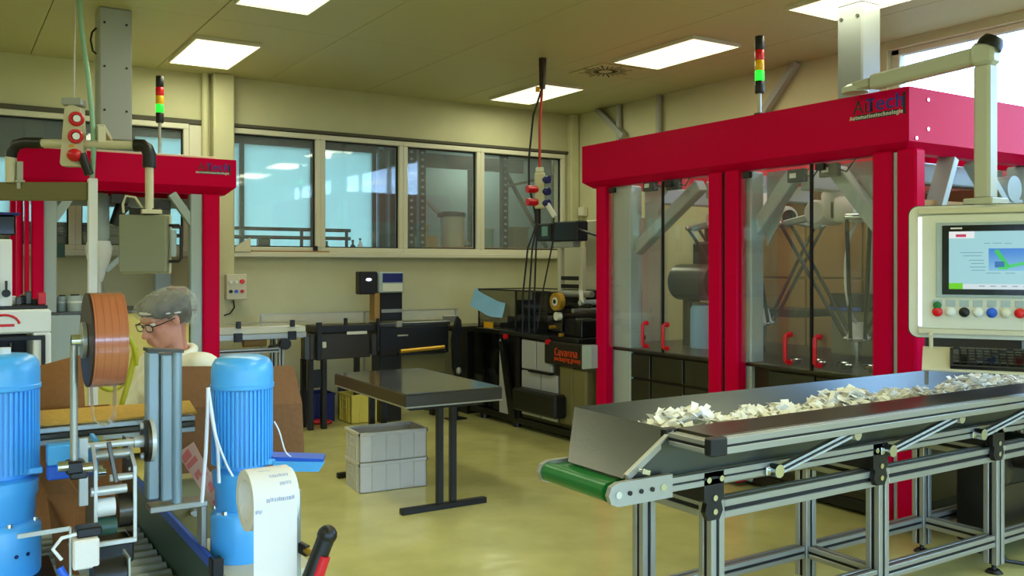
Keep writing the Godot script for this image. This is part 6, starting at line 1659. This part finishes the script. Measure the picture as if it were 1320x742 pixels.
	# film reel
	t = thing("film_reel", "yellow-rimmed reel on the flow wrapper's upper front", "reel")
	part("reel", MB.new().pipe(Vector3(4.99, 1.305, -6.98), Vector3(4.93, 1.305, -6.98), 0.085, 0.04, 32), M.brass, t)
	part("core", MB.new().pipe(Vector3(4.985, 1.305, -6.98), Vector3(4.925, 1.305, -6.98), 0.04, 0.022, 24), M.white, t)
	part("spindle", MB.new().cyl(Vector3(5.02, 1.305, -6.98), Vector3(4.92, 1.305, -6.98), 0.021), M.black, t)
	part("small_wheel", MB.new().cyl(Vector3(4.99, 1.165, -6.98), Vector3(4.94, 1.165, -6.98), 0.04, -1.0, 20), M.panel_cream, t)
	part("wheel_mount", MB.new().span(4.995, 5.02, 0.98, 1.36, -7.01, -6.95), M.black, t)
	settle(t)
	# blue sheet draped on the hood
	var b := MB.new()
	var nx := 12
	for i in nx:
		for j in 6:
			var q: Array[Vector3] = []
			for e in [[i, j], [i + 1, j], [i + 1, j + 1], [i, j + 1]]:
				var u: float = e[0] / float(nx)
				var v: float = e[1] / 6.0
				q.append(Vector3(4.945 - 0.06 * v - 0.012 * sin(u * 9.0 + v * 2.0), 1.41 - 0.15 * u - 0.20 * v + 0.05 * u * v - 0.03 * sin(u * 3.1), -8.50 + 0.62 * u))
			b.slab(q[0], q[1], q[2], q[3], 0.003)
	solo("blue_sheet", b, M.blue_sheet, "light blue cloth sheet draped over the smoky machine hood", "cloth")
	# tower with the dark monitor box
	t = thing("wrapper_tower", "cream frame tower with a black control box on top behind the wrapper", "control tower")
	part("control_box", MB.new().span(5.28, 5.42, 1.89, 2.09, -7.52, -7.10, 0.012), M.black, t)
	part("box_side", MB.new().span(5.26, 5.42, 1.90, 2.08, -7.78, -7.53, 0.012), M.black, t)
	part("side_screen", MB.new().span(5.255, 5.262, 1.95, 2.05, -7.68, -7.57, 0.0), M.teal, t)
	part("swivel", MB.new().span(5.30, 5.40, 1.83, 1.89, -7.52, -7.20), M.column_grey, t)
	for z in [-7.46, -7.10]:
		part("post", MB.new().span(5.32, 5.37, 0.0, 1.83, z - 0.03, z + 0.03, 0.006), M.cream, t)
	for y in [1.50, 1.42]:
		part("cross_bar", MB.new().span(5.32, 5.37, y, y + 0.04, -7.43, -7.13), M.black, t)
	part("cable", MB.new().tube([Vector3(5.30, 2.0, -7.10), Vector3(5.28, 1.97, -6.95), Vector3(5.26, 1.93, -6.75), Vector3(5.26, 1.90, -6.62)], 0.014, 8), M.black, t)
	settle(t)
	t = thing("cream_cabinet", "cream switch cabinet with cable loop behind the wrapper's control tower", "cabinet")
	part("body", MB.new().span(5.75, 6.05, 0.0, 2.12, -7.60, -6.75, 0.008), M.cream, t)
	part("dark_drive", MB.new().span(5.60, 5.75, 1.55, 1.83, -7.05, -6.80, 0.01), M.black, t)
	for k in 5: part("drive_fin", MB.new().span(5.585, 5.60, 1.58, 1.80, -7.03 + 0.05 * k, -7.01 + 0.05 * k), M.black_gloss, t)
	part("cable_loop", MB.new().tube([Vector3(5.85, 2.12, -7.45), Vector3(5.85, 2.17, -7.42), Vector3(5.85, 2.20, -7.34), Vector3(5.85, 2.18, -7.25), Vector3(5.85, 2.14, -7.18)], 0.012, 8), M.black, t)
	part("gland", MB.new().cyl(Vector3(5.85, 2.12, -7.18), Vector3(5.85, 2.18, -7.18), 0.02).cyl(Vector3(5.85, 2.12, -6.90), Vector3(5.85, 2.16, -6.90), 0.04), M.black, t)
	settle(t)
	t = thing("machine_column", "tall pale machine column beside the hanging socket cluster", "column")
	part("column", MB.new().span(5.95, 6.20, 0.0, 2.12, -8.35, -7.95, 0.01), M.cream, t)
	part("column_edge", MB.new().span(5.93, 5.95, 0.0, 2.12, -8.35, -8.30), M.column_grey, t)
	settle(t)
	t = thing("junction_box", "small cream junction box on the wall near the room corner", "box")
	part("box", MB.new().span(6.93, 6.995, 2.28, 2.40, -9.30, -9.18, 0.006), M.cream, t)
	part("lid", MB.new().span(6.925, 6.93, 2.29, 2.39, -9.29, -9.19), M.panel_cream, t)
	settle(t)

# ---------------------------------------------------------------- what stands on and behind the window sill
func sill_and_beyond() -> void:
	var t := thing("sill_block", "cream wedge shaped block standing on the window sill by the pilaster", "block")
	part("wedge", MB.new().prism([Vector2(0, 0), Vector2(0.16, 0), Vector2(0.16, 0.145), Vector2(0, 0.045)], Vector3(2.57, 1.791, -9.385), Vector3.RIGHT, Vector3.UP, Vector3(0, 0, 0.05)), M.cream, t)
	settle(t)
	solo("sill_batten", MB.new().span(2.75, 3.60, 1.791, 1.806, -9.39, -9.36, 0.002), M.tan_wood, "thin brown batten lying along the window sill", "batten")
	solo("sill_latch", MB.new().span(3.42, 3.47, 1.807, 1.86, -9.39, -9.365, 0.004), M.black, "small dark latch block on the batten at the window sill", "latch")
	t = thing("corridor_railing", "black double handrail behind the pale blue window pane", "railing")
	for y in [1.985, 2.085]: part("rail", MB.new().cyl(Vector3(0.4, y, -10.6), Vector3(4.35, y, -10.6), 0.022), M.black, t)
	for x in [0.45, 1.35, 2.45, 3.0, 3.72, 4.30]: part("post", MB.new().cyl(Vector3(x, 0, -10.6), Vector3(x, 2.085, -10.6), 0.02), M.black, t)
	part("gear_box", MB.new().span(3.18, 3.32, 1.85, 1.965, -10.64, -10.54, 0.01), M.black, t)
	settle(t)
	t = thing("storage_rack", "dark perforated storage rack with diagonal braces behind the darker panes", "rack")
	for x in [5.18, 5.34, 6.62]:
		for z in [-10.60, -11.5]:
			part("upright", MB.new().span(x - 0.05, x + 0.05, 0, 3.25, z - 0.04, z + 0.04, 0.004), M.black, t)
	for x in [5.18, 5.34, 6.62]:
		for k in 16:
			part("slot", MB.new().span(x - 0.02, x + 0.02, 1.76 + 0.09 * k, 1.79 + 0.09 * k, -10.562, -10.556, 0.0), M.column_grey, t)
	part("brace", MB.new().beam(Vector3(6.66, 2.95, -10.62), Vector3(7.35, 1.9, -10.62), 0.05, 0.04, Vector3.BACK), M.black, t)
	part("brace", MB.new().beam(Vector3(6.66, 2.75, -10.62), Vector3(7.5, 2.95, -10.62), 0.04, 0.04, Vector3.BACK), M.black, t)
	part("brace", MB.new().beam(Vector3(5.4, 3.0, -11.5), Vector3(6.58, 1.95, -11.5), 0.05, 0.03, Vector3.BACK), M.column_grey, t)
	part("upright", MB.new().span(7.45, 7.55, 0, 3.25, -10.64, -10.56, 0.004), M.black, t)
	part("shelf", MB.new().span(5.30, 7.50, 1.87, 1.90, -11.5, -10.56), M.tan_wood, t)
	part("shelf_beam", MB.new().span(5.30, 7.50, 1.80, 1.87, -10.60, -10.56), M.tan_wood, t)
	part("top_beam", MB.new().span(5.30, 7.50, 3.05, 3.25, -11.5, -11.44), M.black, t)
	settle(t)
	t = thing("white_drum", "pale drum with dark lid band and side lug on the rack shelf", "drum")
	part("drum", MB.new().lathe(Vector3(5.92, 1.90, -10.80), Vector3.UP, [Vector2(0, 0), Vector2(0.15, 0), Vector2(0.16, 0.01), Vector2(0.165, 0.40), Vector2(0.165, 0.42), Vector2(0, 0.42)], 32), M.cream, t)
	part("lid_band", MB.new().lathe(Vector3(5.92, 2.31, -10.80), Vector3.UP, [Vector2(0.15, 0), Vector2(0.178, 0.0), Vector2(0.178, 0.06), Vector2(0.16, 0.07), Vector2(0, 0.07)], 32), M.dark_steel, t)
	part("lug", MB.new().span(5.70, 5.76, 2.30, 2.36, -10.83, -10.77), M.dark_steel, t)
	settle(t)
	t = thing("shelf_carton", "low brown carton on the rack shelf beside the pale drum", "carton")
	part("box", MB.new().span(5.46, 5.66, 1.90, 2.04, -11.1, -10.75), M.card_pale, t)
	part("lid", MB.new().span(5.45, 5.67, 2.04, 2.05, -11.11, -10.74), M.card_pale, t)
	settle(t)
	t = thing("cable_spool", "slim yellow spool standing at the end of the rack shelf", "spool")
	part("barrel", MB.new().cyl(Vector3(5.42, 1.90, -10.66), Vector3(5.42, 2.18, -10.66), 0.045), M.brass, t)
	part("flange", MB.new().cyl(Vector3(5.42, 2.18, -10.66), Vector3(5.42, 2.195, -10.66), 0.075).cyl(Vector3(5.42, 1.901, -10.66), Vector3(5.42, 1.91, -10.66), 0.07), M.brass, t)
	settle(t)
	t = thing("parts_tin", "grey tin with teal label on the shelf behind the last pane", "tin")
	part("tin", MB.new().cyl(Vector3(6.45, 1.90, -10.8), Vector3(6.45, 2.15, -10.8), 0.11, -1.0, 24), M.teal, t)
	part("rim", MB.new().pipe(Vector3(6.45, 2.15, -10.8), Vector3(6.45, 2.165, -10.8), 0.115, 0.10, 24), M.column_grey, t)
	settle(t)
	t = thing("shelf_box", "olive box at the far end of the shelf behind the last pane", "box")
	part("box", MB.new().span(6.85, 7.10, 1.90, 2.18, -11.0, -10.7), M.olive, t)
	part("lid", MB.new().span(6.84, 7.11, 2.18, 2.20, -11.01, -10.69), M.olive, t)
	settle(t)
	t = thing("hand_tool", "dark clamp tool lying on the rack shelf", "tool")
	part("bar", MB.new().beam(Vector3(6.05, 1.915, -10.70), Vector3(6.34, 1.95, -10.70), 0.03, 0.025), M.black, t)
	part("jaw", MB.new().span(6.18, 6.26, 1.93, 2.03, -10.72, -10.68).beam(Vector3(6.30, 1.94, -10.70), Vector3(6.36, 2.0, -10.70), 0.02, 0.02), M.black, t)
	settle(t)
	for e in [[3.66, 0.10, "black", "small dark bottle behind the second pane of the band"], [3.97, 0.12, "black", "dark flask with a thin neck behind the second pane"], [4.06, 0.14, "white", "white spray bottle behind the second pane"]]:
		t = thing("bottle", e[3], "bottle", "bottles behind the window")
		part("bottle", MB.new().lathe(Vector3(e[0], 1.80, -9.60), Vector3.UP, [Vector2(0, 0), Vector2(0.028, 0), Vector2(0.03, 0.01), Vector2(0.03, e[1] * 0.6), Vector2(0.012, e[1] * 0.75), Vector2(0.012, e[1]), Vector2(0, e[1])], 16), M[e[2]], t)
		part("cap", MB.new().cyl(Vector3(e[0], 1.80 + e[1], -9.60), Vector3(e[0], 1.82 + e[1], -9.60), 0.014), M.black, t)
		settle(t)
	ceiling_light(7.0, -11.3, "white light panel lighting the storage room beyond the windows", "storage room light panels")
	struct("trim_sill", MB.new().span(2.5, 6.8, 1.765, 1.80, -9.75, -9.49, 0.004), M.frame)

# ---------------------------------------------------------------- the worker
func seg_d(p: Vector3, a: Vector3, b: Vector3, ra: float, rb: float) -> float:
	var ab := b - a
	var u := clampf((p - a).dot(ab) / maxf(ab.length_squared(), 1e-9), 0.0, 1.0)
	return p.distance_to(a + ab * u) - lerpf(ra, rb, u)

func field(p: Vector3, bones: Array, k: float) -> float:   # smooth union of tapered capsules (and ellipsoids, when the fifth entry is a vector)
	var d := 1.0
	for b in bones:
		var e: float
		if b.size() == 3:      # ellipsoid: centre, radii, turn
			var q: Vector3 = (b[2] as Basis).inverse() * (p - b[0])
			var r: Vector3 = b[1]
			var l := (q / r).length()
			e = l * (l - 1.0) / maxf((q / (r * r)).length(), 1e-6)
		else: e = seg_d(p, b[0], b[1], b[2], b[3])
		if d > 0.9: d = minf(d, e)
		else:
			var h := clampf(0.5 + 0.5 * (d - e) / k, 0.0, 1.0)
			d = lerpf(d, e, h) - k * h * (1.0 - h)
	return d

func nets(mb: MB, bones: Array, k: float, lo: Vector3, hi: Vector3, cell: float, keep = null) -> void:
	var n := Vector3i(((hi - lo) / cell).ceil()) + Vector3i.ONE
	var val := {}
	var step := 4
	# visit only blocks that the surface may cross
	var far := cell * step * 1.8 + k
	for bz in range(0, n.z, step):
		for by in range(0, n.y, step):
			for bx in range(0, n.x, step):
				var c := lo + Vector3(bx + step * 0.5, by + step * 0.5, bz + step * 0.5) * cell
				if absf(field(c, bones, k)) > far: continue
				for z in range(bz, mini(bz + step + 1, n.z)):
					for y in range(by, mini(by + step + 1, n.y)):
						for x in range(bx, mini(bx + step + 1, n.x)):
							var key := (z * n.y + y) * n.x + x
							if not val.has(key):
								var p := lo + Vector3(x, y, z) * cell
								var d := field(p, bones, k)
								if keep != null: d = keep.call(p, d)
								val[key] = d
	var sx := 1
	var sy := n.x
	var sz := n.x * n.y
	var offs := [0, sx, sy, sx + sy, sz, sx + sz, sy + sz, sx + sy + sz]
	var edges := [[0, 1], [0, 2], [0, 4], [1, 3], [1, 5], [2, 3], [2, 6], [3, 7], [4, 5], [4, 6], [5, 7], [6, 7]]
	var vert := {}
	var norm := {}
	for key in val:
		var f := []
		var ok := true
		var pos := 0
		for o in offs:
			if not val.has(key + o):
				ok = false
				break
			f.append(val[key + o])
			if val[key + o] > 0.0: pos += 1
		if not ok or pos == 0 or pos == 8: continue
		var x: int = key % n.x
		var y: int = (key / n.x) % n.y
		var z: int = key / sz
		var s := Vector3.ZERO
		var m := 0
		for e in edges:
			var a: float = f[e[0]]
			var b: float = f[e[1]]
			if (a > 0.0) == (b > 0.0): continue
			var u := a / (a - b)
			var pa := Vector3(e[0] & 1, (e[0] >> 1) & 1, e[0] >> 2)
			var pb := Vector3(e[1] & 1, (e[1] >> 1) & 1, e[1] >> 2)
			s += pa.lerp(pb, u)
			m += 1
		vert[key] = lo + (Vector3(x, y, z) + s / m) * cell
		norm[key] = Vector3(f[1] + f[3] + f[5] + f[7] - f[0] - f[2] - f[4] - f[6], f[2] + f[3] + f[6] + f[7] - f[0] - f[1] - f[4] - f[5], f[4] + f[5] + f[6] + f[7] - f[0] - f[1] - f[2] - f[3]).normalized()
	for key in vert:
		for e in [[sx, sy, sz], [sy, sz, sx], [sz, sx, sy]]:
			var d: int = e[0]
			if not val.has(key + d) or (val[key] > 0.0) == (val[key + d] > 0.0): continue
			var q := [key, key - e[1], key - e[1] - e[2], key - e[2]]
			if not (vert.has(q[1]) and vert.has(q[2]) and vert.has(q[3])): continue
			mb.tri(vert[q[0]], vert[q[1]], vert[q[2]], norm[q[0]], norm[q[1]], norm[q[2]])
			mb.tri(vert[q[0]], vert[q[2]], vert[q[3]], norm[q[0]], norm[q[2]], norm[q[3]])

func hand_bones(wrist: Vector3, dir: Vector3, palm: Vector3, side: float) -> Array:   # palm, four curled fingers of unequal length, thumb
	var f := dir.normalized()
	var p := (palm - f * palm.dot(f)).normalized()
	var s := f.cross(p) * side
	var out: Array = []
	for k in 4:
		var root := wrist + f * 0.085 + s * (0.030 - 0.020 * k)
		out.append([wrist + s * (0.016 - 0.010 * k), root, 0.015, 0.011])
		var l: float = [0.038, 0.043, 0.040, 0.031][k]
		var a := root + (f * 0.86 + p * 0.5) * l
		var b := a + (f * 0.4 + p * 0.9).normalized() * l * 0.7
		var c := b + (f * -0.1 + p).normalized() * l * 0.5
		out.append([root, a, 0.0095, 0.009])
		out.append([a, b, 0.009, 0.0082])
		out.append([b, c, 0.0082, 0.007])
	var t0 := wrist + f * 0.03 + s * 0.025
	var t1 := t0 + (f * 0.6 + s * 0.7 + p * 0.3).normalized() * 0.042
	var t2 := t1 + (f * 0.8 + p * 0.6).normalized() * 0.03
	out.append([t0, t1, 0.013, 0.0105])
	out.append([t1, t2, 0.0105, 0.0085])
	return out

func worker() -> void:
	var t := thing("person", "person in white coat, bouffant hair net and dark glasses looking down while packing", "person")
	# frame: +z is the way the person faces, +x the person's own left side
	var hip := Vector3(0, 0.84, -0.03)
	var chest := Vector3(0, 1.08, 0.01)
	var sh_l := Vector3(0.165, 1.165, 0.02)
	var sh_r := Vector3(-0.165, 1.165, 0.02)
	var el_l := Vector3(0.235, 0.93, 0.05)
	var el_r := Vector3(-0.225, 0.92, 0.10)
	var wr_l := Vector3(0.16, 0.935, 0.28)
	var wr_r := Vector3(-0.10, 0.95, 0.32)
	var neck0 := Vector3(0, 1.19, 0.02)
	var hc := Vector3(0, 1.396, 0.10)          # head centre
	var hb := Basis(Vector3.RIGHT, deg_to_rad(20))
	var hp := func(x: float, y: float, z: float) -> Vector3: return hc + hb * Vector3(x, y, z)
	var body := MB.new()
	var trunk := [[hip + Vector3(0, -0.02, 0), hip + Vector3(0, 0.1, 0), 0.13, 0.12], [hip + Vector3(0, 0.1, 0), chest, 0.115, 0.12], [chest + Vector3(0.06, 0, 0), chest + Vector3(-0.06, 0, 0), 0.11, 0.11],
		[sh_l, sh_r, 0.055, 0.055], [neck0, hp.call(0, -0.05, -0.025), 0.052, 0.050],
		[sh_l, el_l, 0.050, 0.040], [el_l, wr_l, 0.040, 0.027], [sh_r, el_r, 0.050, 0.040], [el_r, wr_r, 0.040, 0.027],
		[Vector3(0.08, 0.80, -0.03), Vector3(0.09, 0.45, 0.0), 0.085, 0.055], [Vector3(0.09, 0.45, 0.0), Vector3(0.09, 0.09, -0.04), 0.052, 0.035],
		[Vector3(-0.08, 0.80, -0.03), Vector3(-0.09, 0.45, 0.0), 0.085, 0.055], [Vector3(-0.09, 0.45, 0.0), Vector3(-0.09, 0.09, -0.04), 0.052, 0.035]]
	nets(body, trunk, 0.03, Vector3(-0.33, 0.03, -0.22), Vector3(0.33, 1.36, 0.38), 0.016)
	var head := [[hp.call(0, 0.035, -0.012), Vector3(0.076, 0.062, 0.094), hb], [hp.call(0, -0.045, 0.032), Vector3(0.060, 0.070, 0.068), hb],
		[hp.call(0, -0.100, 0.062), hp.call(0, -0.098, 0.068), 0.020, 0.020],                       # chin
		[hp.call(0.036, -0.030, 0.062), hp.call(0.042, -0.026, 0.050), 0.026, 0.026], [hp.call(-0.036, -0.030, 0.062), hp.call(-0.042, -0.026, 0.050), 0.026, 0.026],   # cheeks
		[hp.call(0, 0.012, 0.088), hp.call(0, -0.034, 0.113), 0.009, 0.014], [hp.call(0.012, -0.038, 0.098), hp.call(-0.012, -0.038, 0.098), 0.010, 0.010],             # nose
		[hp.call(0.034, 0.030, 0.078), hp.call(0.012, 0.026, 0.086), 0.012, 0.012], [hp.call(-0.034, 0.030, 0.078), hp.call(-0.012, 0.026, 0.086), 0.012, 0.012],       # brows
		[hp.call(0.016, -0.066, 0.088), hp.call(-0.016, -0.066, 0.088), 0.011, 0.011], [hp.call(0.014, -0.077, 0.084), hp.call(-0.014, -0.077, 0.084), 0.011, 0.011],   # lips
		[hp.call(0.078, 0.0, -0.008), Vector3(0.010, 0.030, 0.017), hb * Basis(Vector3.UP, -0.35)], [hp.call(-0.078, 0.0, -0.008), Vector3(0.010, 0.030, 0.017), hb * Basis(Vector3.UP, 0.35)],
		[hp.call(0, -0.05, -0.03), neck0, 0.050, 0.054]]
	nets(body, head, 0.014, hc - Vector3(0.11, 0.19, 0.13), hc + Vector3(0.11, 0.14, 0.15), 0.0055)
	for e in [[wr_l, wr_l - el_l, 1.0], [wr_r, wr_r - el_r, -1.0]]:
		var hbn := hand_bones(e[0], e[1], Vector3(-e[2] * 0.6, -0.8, 0), -e[2])
		nets(body, hbn, 0.006, (e[0] as Vector3) - Vector3(0.10, 0.12, 0.08), (e[0] as Vector3) + Vector3(0.10, 0.08, 0.17), 0.0045)
	var sk := part("body", body, M.skin, t)
	part("lips", MB.new().ball(hp.call(0, -0.0655, 0.0975), Vector3(0.020, 0.0035, 0.004), 14).ball(hp.call(0, -0.0745, 0.0945), Vector3(0.017, 0.0045, 0.004), 14), M.lips, sk)
	for s in [-1.0, 1.0]:
		var ec: Vector3 = hp.call(s * 0.031, 0.010, 0.079)
		part("eye", MB.new().ball(ec, Vector3(0.013, 0.010, 0.011), 14), M.eye, sk)
		part("iris", MB.new().ball(hp.call(s * 0.030, 0.006, 0.0885), Vector3(0.005, 0.005, 0.003), 10), M.hair, sk)
	# coat: same skeleton, wider, open at the neck
	var coat := MB.new()
	var cb := [[hip + Vector3(0, -0.20, 0), hip + Vector3(0, 0.08, 0), 0.195, 0.165], [hip + Vector3(0, 0.08, 0), chest, 0.158, 0.155], [chest + Vector3(0.065, 0, 0), chest + Vector3(-0.065, 0, 0), 0.142, 0.142], [chest + Vector3(0.05, 0.0, 0.05), chest + Vector3(-0.05, 0, 0.05), 0.12, 0.12],
		[sh_l, sh_r, 0.078, 0.078], [sh_l, el_l, 0.078, 0.066], [el_l, wr_l, 0.064, 0.046], [sh_r, el_r, 0.078, 0.066], [el_r, wr_r, 0.064, 0.046]]
	var folds := func(p: Vector3, d: float) -> float: return maxf(d + 0.004 * sin(p.y * 70.0 + 20.0 * p.x) * sin(p.x * 35.0 + p.z * 50.0), 0.53 - p.y)
	nets(coat, cb, 0.035, Vector3(-0.36, 0.50, -0.28), Vector3(0.36, 1.32, 0.42), 0.013, folds)
	var co := part("coat", coat, M.white_cloth, t)
	var cl: Array = []
	for k in 19:
		var a := deg_to_rad(62.0 + 306.0 * k / 18.0) + PI / 2 - deg_to_rad(62.0 - 27.0)
		cl.append(neck0 + Vector3(0.078 * cos(a), 0.048 - 0.024 * sin(a), 0.01 + 0.072 * sin(a)))
	part("collar", MB.new().tube(cl, 0.020, 10), M.white_cloth, co)
	for k in 5: part("button", MB.new().ball(Vector3(0.0, 1.06 - 0.11 * k, 0.172 - 0.012 * k), Vector3(0.008, 0.008, 0.004), 8), M.cream, co)
	var tr := MB.new()
	nets(tr, [[Vector3(0.085, 0.80, -0.03), Vector3(0.095, 0.45, 0.0), 0.10, 0.078], [Vector3(0.095, 0.45, 0.0), Vector3(0.09, 0.07, -0.03), 0.078, 0.066], [Vector3(-0.085, 0.80, -0.03), Vector3(-0.095, 0.45, 0.0), 0.10, 0.078], [Vector3(-0.095, 0.45, 0.0), Vector3(-0.09, 0.07, -0.03), 0.078, 0.066]], 0.02, Vector3(-0.22, 0.04, -0.17), Vector3(0.22, 0.93, 0.13), 0.018, func(p: Vector3, d: float) -> float: return maxf(d, 0.075 - p.y))
	part("trousers", tr, M.white_cloth, t)
	for s in [-1.0, 1.0]:
		var shm := MB.new()
		nets(shm, [[Vector3(s * 0.09, 0.045, -0.07), Vector3(s * 0.10, 0.035, 0.12), 0.043, 0.036], [Vector3(s * 0.09, 0.06, -0.04), Vector3(s * 0.09, 0.10, -0.04), 0.045, 0.042]], 0.02, Vector3(s * 0.095 - 0.08, -0.02, -0.15), Vector3(s * 0.095 + 0.08, 0.17, 0.19), 0.010, func(p: Vector3, d: float) -> float: return maxf(d, 0.004 - p.y))
		part("shoe", shm, M.white, t)
	# hair under a bouffant net
	var hair := MB.new()
	nets(hair, [[hp.call(0, 0.055, -0.030), Vector3(0.102, 0.066, 0.112), hb], [hp.call(0, 0.015, -0.075), Vector3(0.082, 0.075, 0.058), hb], [hp.call(0.045, 0.070, 0.035), Vector3(0.045, 0.035, 0.045), hb], [hp.call(-0.045, 0.070, 0.035), Vector3(0.045, 0.035, 0.045), hb]], 0.02, hc - Vector3(0.16, 0.14, 0.20), hc + Vector3(0.16, 0.22, 0.16), 0.009,
		func(p: Vector3, d: float) -> float: return d + 0.004 * sin(p.x * 160.0) * sin(p.y * 90.0 + p.z * 120.0))
	var hr := part("hair", hair, M.hair, t)
	var net := MB.new()
	nets(net, [[hp.call(0, 0.060, -0.040), Vector3(0.116, 0.074, 0.130), hb], [hp.call(0, 0.020, -0.09), Vector3(0.098, 0.090, 0.075), hb], [hp.call(0.0, 0.066, 0.045), Vector3(0.098, 0.048, 0.066), hb]], 0.02, hc - Vector3(0.19, 0.15, 0.25), hc + Vector3(0.19, 0.25, 0.19), 0.009,
		func(p: Vector3, d: float) -> float: return d + 0.0045 * sin(p.x * 95.0 + p.y * 60.0) * sin(p.y * 110.0 - p.z * 80.0) + 0.002 * sin(p.z * 170.0 + p.x * 90.0))
	part("hair_net", net, M.net, t)
	var band: Array = []
	for k in 33:
		var a := TAU * k / 32.0
		band.append(hp.call(0.090 * cos(a), 0.040 + 0.030 * sin(a) - 0.005, -0.012 + 0.098 * sin(a)))
	part("net_band", MB.new().tube(band, 0.006, 8), M.paper, t)
	# glasses
	var gl := MB.new()
	for s in [-1.0, 1.0]:
		var ring: Array = []
		for k in 21:
			var a := TAU * k / 20.0
			ring.append(hp.call(s * (0.034 + 0.025 * signf(cos(a)) * pow(absf(cos(a)), 0.6)), 0.004 + 0.0165 * signf(sin(a)) * pow(absf(sin(a)), 0.6), 0.108 - 0.006 * absf(cos(a))))
		gl.tube(ring, 0.0026, 6)
		gl.tube([hp.call(s * 0.059, 0.010, 0.100), hp.call(s * 0.074, 0.010, 0.08), hp.call(s * 0.084, 0.010, 0.0), hp.call(s * 0.084, 0.0, -0.02)], 0.0028, 6)
	gl.tube([hp.call(-0.010, 0.008, 0.108), hp.call(0, 0.012, 0.112), hp.call(0.010, 0.008, 0.108)], 0.0022, 6)
	var gg := part("glasses", gl, M.black, t)
	for s in [-1.0, 1.0]:
		part("lens", MB.new().box(hp.call(s * 0.034, 0.004, 0.106), Vector3(0.048, 0.031, 0.002), 0.0005, hb), M.film, gg)
	t.rotation.y = deg_to_rad(-66)
	t.position = Vector3(0.955, 0, -4.35)

# ---------------------------------------------------------------- everything
func build_all() -> void:
	picking_cell()
	monitor_arm()
	trough_conveyor()
	small_cell()
	hanging_supply()
	flow_wrapper()
	wall_line()
	table_and_crates()
	case_sealer()
	boxes_and_ties()
	side_bench()
	worker()
	sill_and_beyond()
